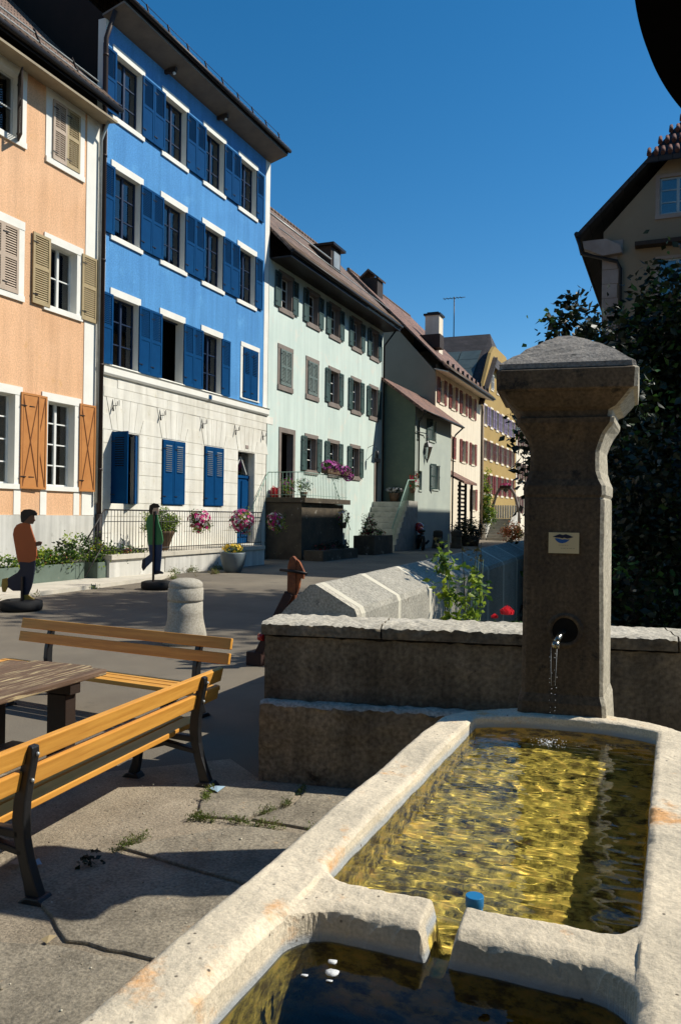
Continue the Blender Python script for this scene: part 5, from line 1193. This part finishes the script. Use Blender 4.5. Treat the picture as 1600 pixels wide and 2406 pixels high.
# ---------------------------------------------------------------- terrace and stairs of the mint house
t = thing('mint_house_terrace', (-13.2, 25.0, 0), 'high dark stone landing with slab edge in front of the mint house', 'terrace')
b = MB(); b.box(-1.59, -.05, 3.0, 7.2, 0, 2.2); b.build('landing_wall', M['oldstone'], t)
b = MB(); b.box(-1.59, .12, 2.92, 7.6, 2.22, 2.42); b.build('landing_slab', M['oldstone'], t, bevel=.015)
for k in range(7): b = MB(); b.box(-1.59,-.72,7.61+k*.28,7.61+(k+1)*.28,0,2.2-k*.31); b.build('step', M['step'], t)
t = thing('landing_railing', (-13.2, 25.0, 2.42), 'pale green iron railing round the landing of the mint house', 'railing', 'green iron railings')
b = MB(); b.tube([(-1.5,2.95,.98),(0,2.95,.98),(0,7.5,.98)], .018, 6); b.tube([(-1.5,2.95,.1),(0,2.95,.1),(0,7.5,.1)], .01, 6); b.tube([(-.75,7.55,.98),(0,7.5,.98)], .015, 6); b.tube([(-.75,7.55,.98),(-.75,9.8,-1.35)], .018, 6)
b.tube([(-1.5,2.95,.98),(-1.5,1.5,-.6)], .016, 6); b.build('rail', M['grail'], t)
pb = MB(); pb.tube([(0,0,.0),(0,0,.97)], .009, 5); p0 = pb.build('baluster', M['grail'], t, (0,-.04,0))
bal = [(0, 2.95+k*.158, 0) for k in range(29)]+[(-1.5+k*.16, 2.95, 0) for k in range(10)]+[(-.75, 7.7+k*.16, -.22-k*.166) for k in range(13)]+[(-1.5, 2.8-.2*k, -.16-.22*k) for k in range(7)]
p0.location = bal[0]
for q in bal[1:]: c = p0.copy(); COL.objects.link(c); c.parent = t; c.location = q
def fl(name, X, Y, Z_, lab, bl, n, leafs, cols, potr=.16, poth=.25, potm='terra', grp='potted flowers by the mint house', fs=.045, ls=.06):
    t = thing(name, (X, Y, Z_), lab, 'potted plant', grp)
    b = MB()
    if isinstance(potr, tuple): b.box(-potr[0],potr[0],-potr[1],potr[1],0,poth)
    else: b.lathe([(potr*.7,0),(potr,poth)], 14)
    b.build('pot', M[potm], t)
    leaf_mesh('foliage', bl, n, ls, leafs, t, clump=.13, seed=int(Y*3))
    for k, (c, m_) in enumerate(cols): flowers('petals', bl, m_, fs, M[c], t, seed=int(Y)+k)
fl('potted_flowers', -14.15, 28.6, 2.42, 'tall potted plant with lilac flowers in front of the open door', [(0,0,.5,.25,.3,.3),(0,0,.3,.2,.2,.2)], 900, [M['leafy'], M['leaf']], [('f_magenta',40)])
fl('potted_flowers', -13.75, 29.2, 2.42, 'potted plant with pale white flowers right of the lilac one on the landing', [(0,0,.55,.25,.35,.25)], 450, [M['leafy'], M['leaf']], [('f_white',40),('f_magenta',8)])
fl('window_box', -13.1, 31.1, 3.45, 'long railing box overflowing with magenta petunias on the landing railing', [(0,-.7,.3,.25,.7,.25),(0,.5,.2,.25,.8,.25),(0,1.2,0,.2,.35,.2)], 2200, [M['leafdk'], M['leaf']], [('f_magenta',260)], potr=(.15,1.3), poth=.2, fs=.07)
t = thing('watering_can', (-14.6, 28.3, 2.42), 'bright red watering can standing on the landing', 'watering can')
b = MB(); b.lathe([(.16,0),(.17,.02),(.15,.36),(.1,.4)], 18); b.build('can', M['redpaint'], t); b = MB(); b.tube([(0,.12,.12),(0,.3,.3),(0,.38,.42)], [.03,.02,.018], 8); b.build('spout', M['redpaint'], t); b = MB(); b.tube([(0,-.14,.1),(0,-.26,.3),(0,-.1,.46),(0,.05,.4)], .013, 6); b.build('handle', M['redpaint'], t)

t = thing('stone_staircase', (-14.0, 37.8, 0), 'worn stone staircase climbing to the landing beside the small grey green house', 'stairs', 'stone staircases along the street')
ns = 9
for k in range(ns): b = MB(); b.box(-.78,.95,k*.27,3.68,k*.278,(k+1)*.278-.004); b.build('step', M['step'], t, bevel=.012)
for k in range(ns): b = MB(); b.box(.955,1.25,k*.27-.1,k*.27+.2 if k < ns-1 else 3.68,0,(k+1)*.278+.06); b.build('stringer_stone', M['step'], t, bevel=.015)
t = thing('stair_railing', (-12.9, 37.8, .3), 'sloping green handrail on the right side of the stone staircase', 'railing', 'green iron railings')
b = MB(); b.tube([(0,-.1,.85),(0,2.4,3.35),(0,3.6,3.4)], .03, 6); b.build('rail', M['grail'], t)
pb = MB(); pb.tube([(0,0,.0),(0,0,.85)], .01, 5); p0 = pb.build('baluster', M['grail'], t, (0,0,.05))
for k in range(1, 18): c = p0.copy(); COL.objects.link(c); c.parent = t; c.location = (0, k*.145, .08+k*.145)
fl('potted_flowers', -13.0, 41.3, 3.0, 'trailing red and yellow flowers hanging at the top of the stone staircase', [(0,0,.5,.3,.5,.3),(0,.2,.9,.2,.35,.3)], 700, [M['leafdry'], M['leaf']], [('f_red',45),('f_pink',25)])
fl('potted_flowers', -14.0, 41.2, 2.55, 'dark pot of white flowers on the stair top against the shaded side wall', [(0,.0,.62,.5,.25,.13)], 300, [M['leafdk']], [('f_white',110)], potr=.3, poth=.45)
fl('stone_planter', -12.8, 34.8, 0, 'big dark planter with deep red flowers at the foot of the stone staircase', [(0,0,.95,.4,1.1,.15),(0,-.6,1.3,.3,.5,.4)], 2200, [M['leafdk'], M['leaf']], [('f_dred',120)], potr=(.5,1.25), poth=.85, potm='oldstone')
fl('stone_planter', -12.6, 29.5, 0, 'long low stone planter in deep shade under the mint house landing', [(0,0,.5,.35,1.6,.15)], 1200, [M['leafdk']], [('f_dred',40)], potr=(.4,1.8), poth=.4, potm='oldstone')
fl('potted_flowers', -13.0, 31.6, 1.2, 'pale pink climbing flowers in the lit gap beside the dark landing wall', [(0,0,.5,.2,.5,.3)], 400, [M['leaf'], M['leafy']], [('f_white',30),('f_pink',20)])

# ---------------------------------------------------------------- motorcycle in the shade
t = thing('motorcycle', (-12.3, 40.6, 0), 'red and black motorcycle parked in the shade before the small grey green house', 'motorcycle', rz=R(-65))
for x in (-.7,.72):
    b = MB(); n = 26; v = []
    for i in range(8):
        a2 = 2*math.pi*i/8
        for j in range(n): a = 2*math.pi*j/n; r_ = .27+.055*math.cos(a2); v.append((x+r_*math.cos(a), .06*math.sin(a2), .33+r_*math.sin(a)))
    b.add(v, [(i*n+j, i*n+(j+1) % n, ((i+1) % 8)*n+(j+1) % n, ((i+1) % 8)*n+j) for i in range(8) for j in range(n)], 0, True)
    wh = b.build('wheel', M['rubber'], t); b = MB(); b.tube([(x,-.02,.33),(x,.02,.33)], .2, 14); b.build('rim', M['zinc'], wh)
b = MB(); b.sph((-.12,0,.86), (.28,.15,.15), 14); b.build('tank', M['redpaint'], t)
b = MB(); b.sph((-.62,0,.98), (.22,.22,.22), 14); b.build('fairing', M['redpaint'], t)
b = MB(); b.sph((.42,0,.84), (.42,.13,.08), 12); b.build('seat', M['rubber'], t)
b = MB(); b.tube([(-.7,.09,.33),(-.52,.09,.95)], .03, 8); b.tube([(-.7,-.09,.33),(-.52,-.09,.95)], .03, 8); b.tube([(-.45,-.36,1.08),(-.52,0,1.0),(-.45,.36,1.08)], .018, 8); b.build('fork', M['zinc'], t)
b = MB(); b.sph((-.02,0,.48), (.26,.17,.2), 12); b.tube([(-.1,.14,.3),(.5,.17,.3),(.95,.19,.42)], .05, 8); b.tube([(-.45,0,.9),(.1,0,.7),(.75,0,.72)], .04, 8); b.tube([(.1,0,.4),(.72,.08,.33)], .035, 8); b.build('engine', M['iron'], t)
b = MB(); b.sph((-.8,0,.98), (.05,.09,.09), 10); b.build('headlight', M['frame'], t)

# ---------------------------------------------------------------- far stairs, arch and greenery before the ochre house
t = thing('stone_staircase', (-12.75, 62.0, 0), 'narrow stone steps with a sloping rail before the ochre house, far along the street', 'stairs', 'stone staircases along the street')
for k in range(8): b = MB(); b.box(-.75,.75,k*.34,3.1,k*.21,(k+1)*.21-.004); b.build('step', M['step'], t)
b = MB(); b.prism([(0,0),(0,1.2),(3.1,2.3),(3.1,0)], 'x', -1.3, -.8); b.prism([(0,0),(0,.7),(3.1,2.2),(3.1,0)], 'x', .8, 1.1); b.build('side_wall', M['plinth'], t)
t = thing('garden_arch', (-12.7, 65.3, 1.7), 'white garden gate under a tall curved arch with a flower trough on top', 'arch')
b = MB(); b.tube([(-1.15,0,-.4),(-1.05,0,.8),(-.75,0,1.9),(-.45,0,2.4)], .12, 8); b.tube([(1.15,0,-.4),(1.05,0,.8),(.75,0,1.9),(.45,0,2.4)], .12, 8); b.tube([(-.5,0,2.4),(.5,0,2.4)], .1, 8); b.build('arch_frame', M['greentrim'], t)
b = MB()
for k in range(9): b.box(-.85+k*.2,-.7+k*.2,-.03,.03,0,1.05)
b.build('gate', M['frame'], t); b = MB(); b.box(-.45,.45,-.2,.2,2.45,2.65); b.build('flower_trough', M['brown'], t); flowers('petals', [(0,0,2.7,.4,.2,.12)], 40, .09, M['f_pink'], t, seed=2)
for (X_, Y_, Z_, bl, n, lab) in ((-13.6,62.6,1.4,[(0,0,.6,.6,.5,.7),(-.1,0,1.6,.4,.4,.9),(-.1,0,3.0,.3,.3,.9)],2600,'bright green climbing shrub on the corner of the ochre house'),(-11.2,60.5,0,[(0,0,.7,.7,.8,.7)],1500,'rust red low shrub at the foot of the far stone steps')):
    t = thing('shrub', (X_, Y_, Z_), lab, 'shrub', 'small shrubs along the far street'); b = MB(); b.tube([(0,0,-1.4 if Z_ else 0),(0,0,bl[-1][2])], .05, 6); b.build('trunk', M['bark'], t); leaf_mesh('crown', bl, n, .16, [M['leafy'], M['leaf']] if Z_ else [M['leafdry'], M['rust']], t, clump=.3, seed=n)
t = thing('dark_planter', (-11.6, 48.3, 0), 'dark mass of flowers in a tub beyond the two far bollards', 'planter'); b = MB(); b.lathe([(.6,0),(.7,.6)], 16); b.build('tub', M['oldstone'], t); leaf_mesh('foliage', [(0,0,1.0,.9,1.2,.6)], 2500, .12, [M['leafdk'], M['leafdry']], t, clump=.3, seed=77, weights=[.8,.2])

# ---------------------------------------------------------------- rusty winch at the wall end, litter, weeds, parasol
t = thing('rusty_winch', (-4.0, 8.3, 0), 'rusty iron winch post with a crank bar standing on the street beside the wall end', 'winch')
b = MB(); b.prism([(-.09,.75),(-.085,1.17),(-.06,1.25),(-.02,1.28),(.02,1.24),(.025,.9),(.0,.6),(-.07,.6)], 'y', -.03, .03); b.build('upright', M['rust'], t, bevel=.008)
b = MB(); b.prism([(.027,1.24),(.06,1.21),(.12,1.10),(.11,1.02),(.07,1.03),(.06,.92),(.027,.84)], 'y', -.018, .018); b.build('gusset', M['rust'], t)
b = MB(); b.tube([(-.17,-.045,1.115),(.0,-.045,1.105),(.17,-.045,1.085)], .017, 8); b.build('crank_bar', M['gutter'], t)
b = MB(); b.bar((-.05,0,.85),(-.42,-.03,.12),.10,.14,(0,1,0)); b.build('slanted_beam', M['rustdark'], t); b = MB(); b.box(-.56,-.36,-.12,.1,.0,.16); b.build('foot_block', M['rustdark'], t, bevel=.012)
b = MB(); b.tube([(-.40,-.10,.34),(-.34,-.10,.34)], .045, 10); b.build('red_lug', M['redpaint'], t)
for (x, y, s_, m_, lab) in ((-2.62,4.36,.05,'litter','small pale blue scrap of litter by the foot of the nearer bench'),(-2.30,2.55,.028,'tan','small square tan leaf lying on the large flagstone'),(-2.95,3.05,.035,'tanpink','crumpled pinkish paper scrap beside the near bench foot'),(-2.86,3.07,.03,'litter','small blue wrapper scrap beside the near bench foot')):
    b = MB(); b.add([(-s_,-s_*.7,.0),(s_,-s_*.6,.006),(s_*.9,s_*.8,.0),(-s_*.8,s_*.7,.012),(0,0,.018)], [(0,1,4),(1,2,4),(2,3,4),(3,0,4)]); tag(b.build('scrap', M[m_], None, (x, y, .03), (0,0,x*9)), lab, 'litter', 'scraps lying on the paving')
for i, (x, y) in enumerate(((-3.4,4.9),(-2.6,3.62),(-2.1,3.2),(-1.9,4.3),(-1.5,3.2),(-3.1,3.2),(-2.5,2.2),(-2.0,2.0),(-1.75,2.3),(-2.35,4.5))): pass
jl = [((-2.62,3.38),(-2.57,3.66),(-2.5,3.92),(-2.22,3.97),(-1.6,4.03),(-1.0,3.98)), ((-2.2,4.02),(-2.12,4.32),(-2.15,4.66)), ((-2.66,4.35),(-2.5,3.94))]
tufts = []
for ln in jl:
    for (a, c) in zip(ln, ln[1:]):
        n = int(math.hypot(c[0]-a[0], c[1]-a[1])/.035)
        for k in range(n):
            u = k/max(1, n); x, y = a[0]+(c[0]-a[0])*u, a[1]+(c[1]-a[1])*u
            if noise.noise(Vector((x*5, y*5, 2))) > -.12: tufts.append((x, y, .02, .02, .02, .018))
g_ = leaf_mesh('joint_grass', tufts, 4200, .016, [M['grass'], M['leafdry']], None, clump=.03, seed=71, weights=[.75,.25], hang=-.9, asp=.3, surf=.1); tag(g_, kind='stuff')
t = thing('small_weed', (-2.62, 3.17, 0), 'small dark weed in the paving joint near the bench foot', 'plant')
b = MB(); b.tube([(0,0,0),(0,.01,.06)], .004, 5); b.build('stem', M['leafdk'], t); leaf_mesh('leaves', [(0,0,.045,.03,.03,.03)], 36, .035, [M['leafdk']], t, clump=.04, seed=6)
pe = [(-11.95+.0*k, 3.5+k*1.3) for k in range(10)]
g_ = leaf_mesh('kerb_grass', [(-12.0-.035*max(0,(y-11.8))*.9, y, .03, .06, .2, .03) for y in (10.6,11.5,12.6,14.6,17.9,18.9,20.0)]+[(-13.1, y, .05, .08, .4, .04) for y in (19.4,20.2,21.6)], 1500, .06, [M['grass'], M['leafdry']], None, clump=.12, seed=72, weights=[.7,.3], hang=-.8, asp=.3); tag(g_, kind='stuff')

# black parasol just above and to the right of the viewer: only its rim shows in the corner
cR = Vector((math.cos(yaw), math.sin(yaw), 0)); cF = Vector((-math.sin(yaw), math.cos(yaw), 0))
Hh = .60; rad_ = .904
t = thing('black_parasol', (.854, .953, 0), 'black cloth parasol rim hanging into the top right corner', 'parasol')
b = MB(); b.lathe([(rad_-.004,1.75+Hh-.012),(rad_,1.75+Hh),(rad_-.01,1.75+Hh+.012),(rad_*.6,1.75+Hh+.14),(.02,1.75+Hh+.25)], 360); b.build('canopy', M['black'], t)
b = MB(); b.tube([(0,0,0),(0,0,1.75+Hh+.24)], .016, 10); b.build('pole', M['iron'], t); b = MB(); b.tube([(0,0,0),(0,0,.05)], .2, 24); b.build('base', M['iron'], t)

h = House('sky_blocker_house', -9.0, -16.0, 'unseen dark stone house added behind the viewer to block sky light', 'added sky blockers outside the frame')  # added out of view to keep sky light off the shaded fronts
b = MB(); b.box(0, 22, 0, 7.5, 0, 11.5); b.build('wall', M['oldstone'], h.r)
b = MB(); b.prism([(-.6,11.3),(8.1,11.3),(3.75,16)], 'x', -.5, 22.5); b.build('roof', M['roofdark'], h.r)
t = thing('sky_blocker_hedge', (6.5, -6, 0), 'unseen tall clipped hedge added right of the fountain to block sky light', 'hedge')  # hedge added out of view to cut low sky light from the right
b = MB(); b.box(0,.9,0,12,0,3.1); b.build('hedge_core', M['leafdk'], t); leaf_mesh('foliage', [(.45,k+.5,1.8,.7,.8,1.7) for k in range(12)], 5000, .14, LD, t, clump=.3, seed=91)
for o_ in bpy.data.objects:
    if o_.name == 'motorcycle': o_.scale = (1.2, 1.2, 1.2)
# real refracted sunlight in the basins
sl.cycles.is_caustics_light = True
for o in (wf, wn): o.cycles.is_caustics_caster = True
for o in bpy.data.objects:
    if o.name.startswith('basin') and o.type == 'MESH' and o.name != 'basin_water': o.cycles.is_caustics_receiver = True
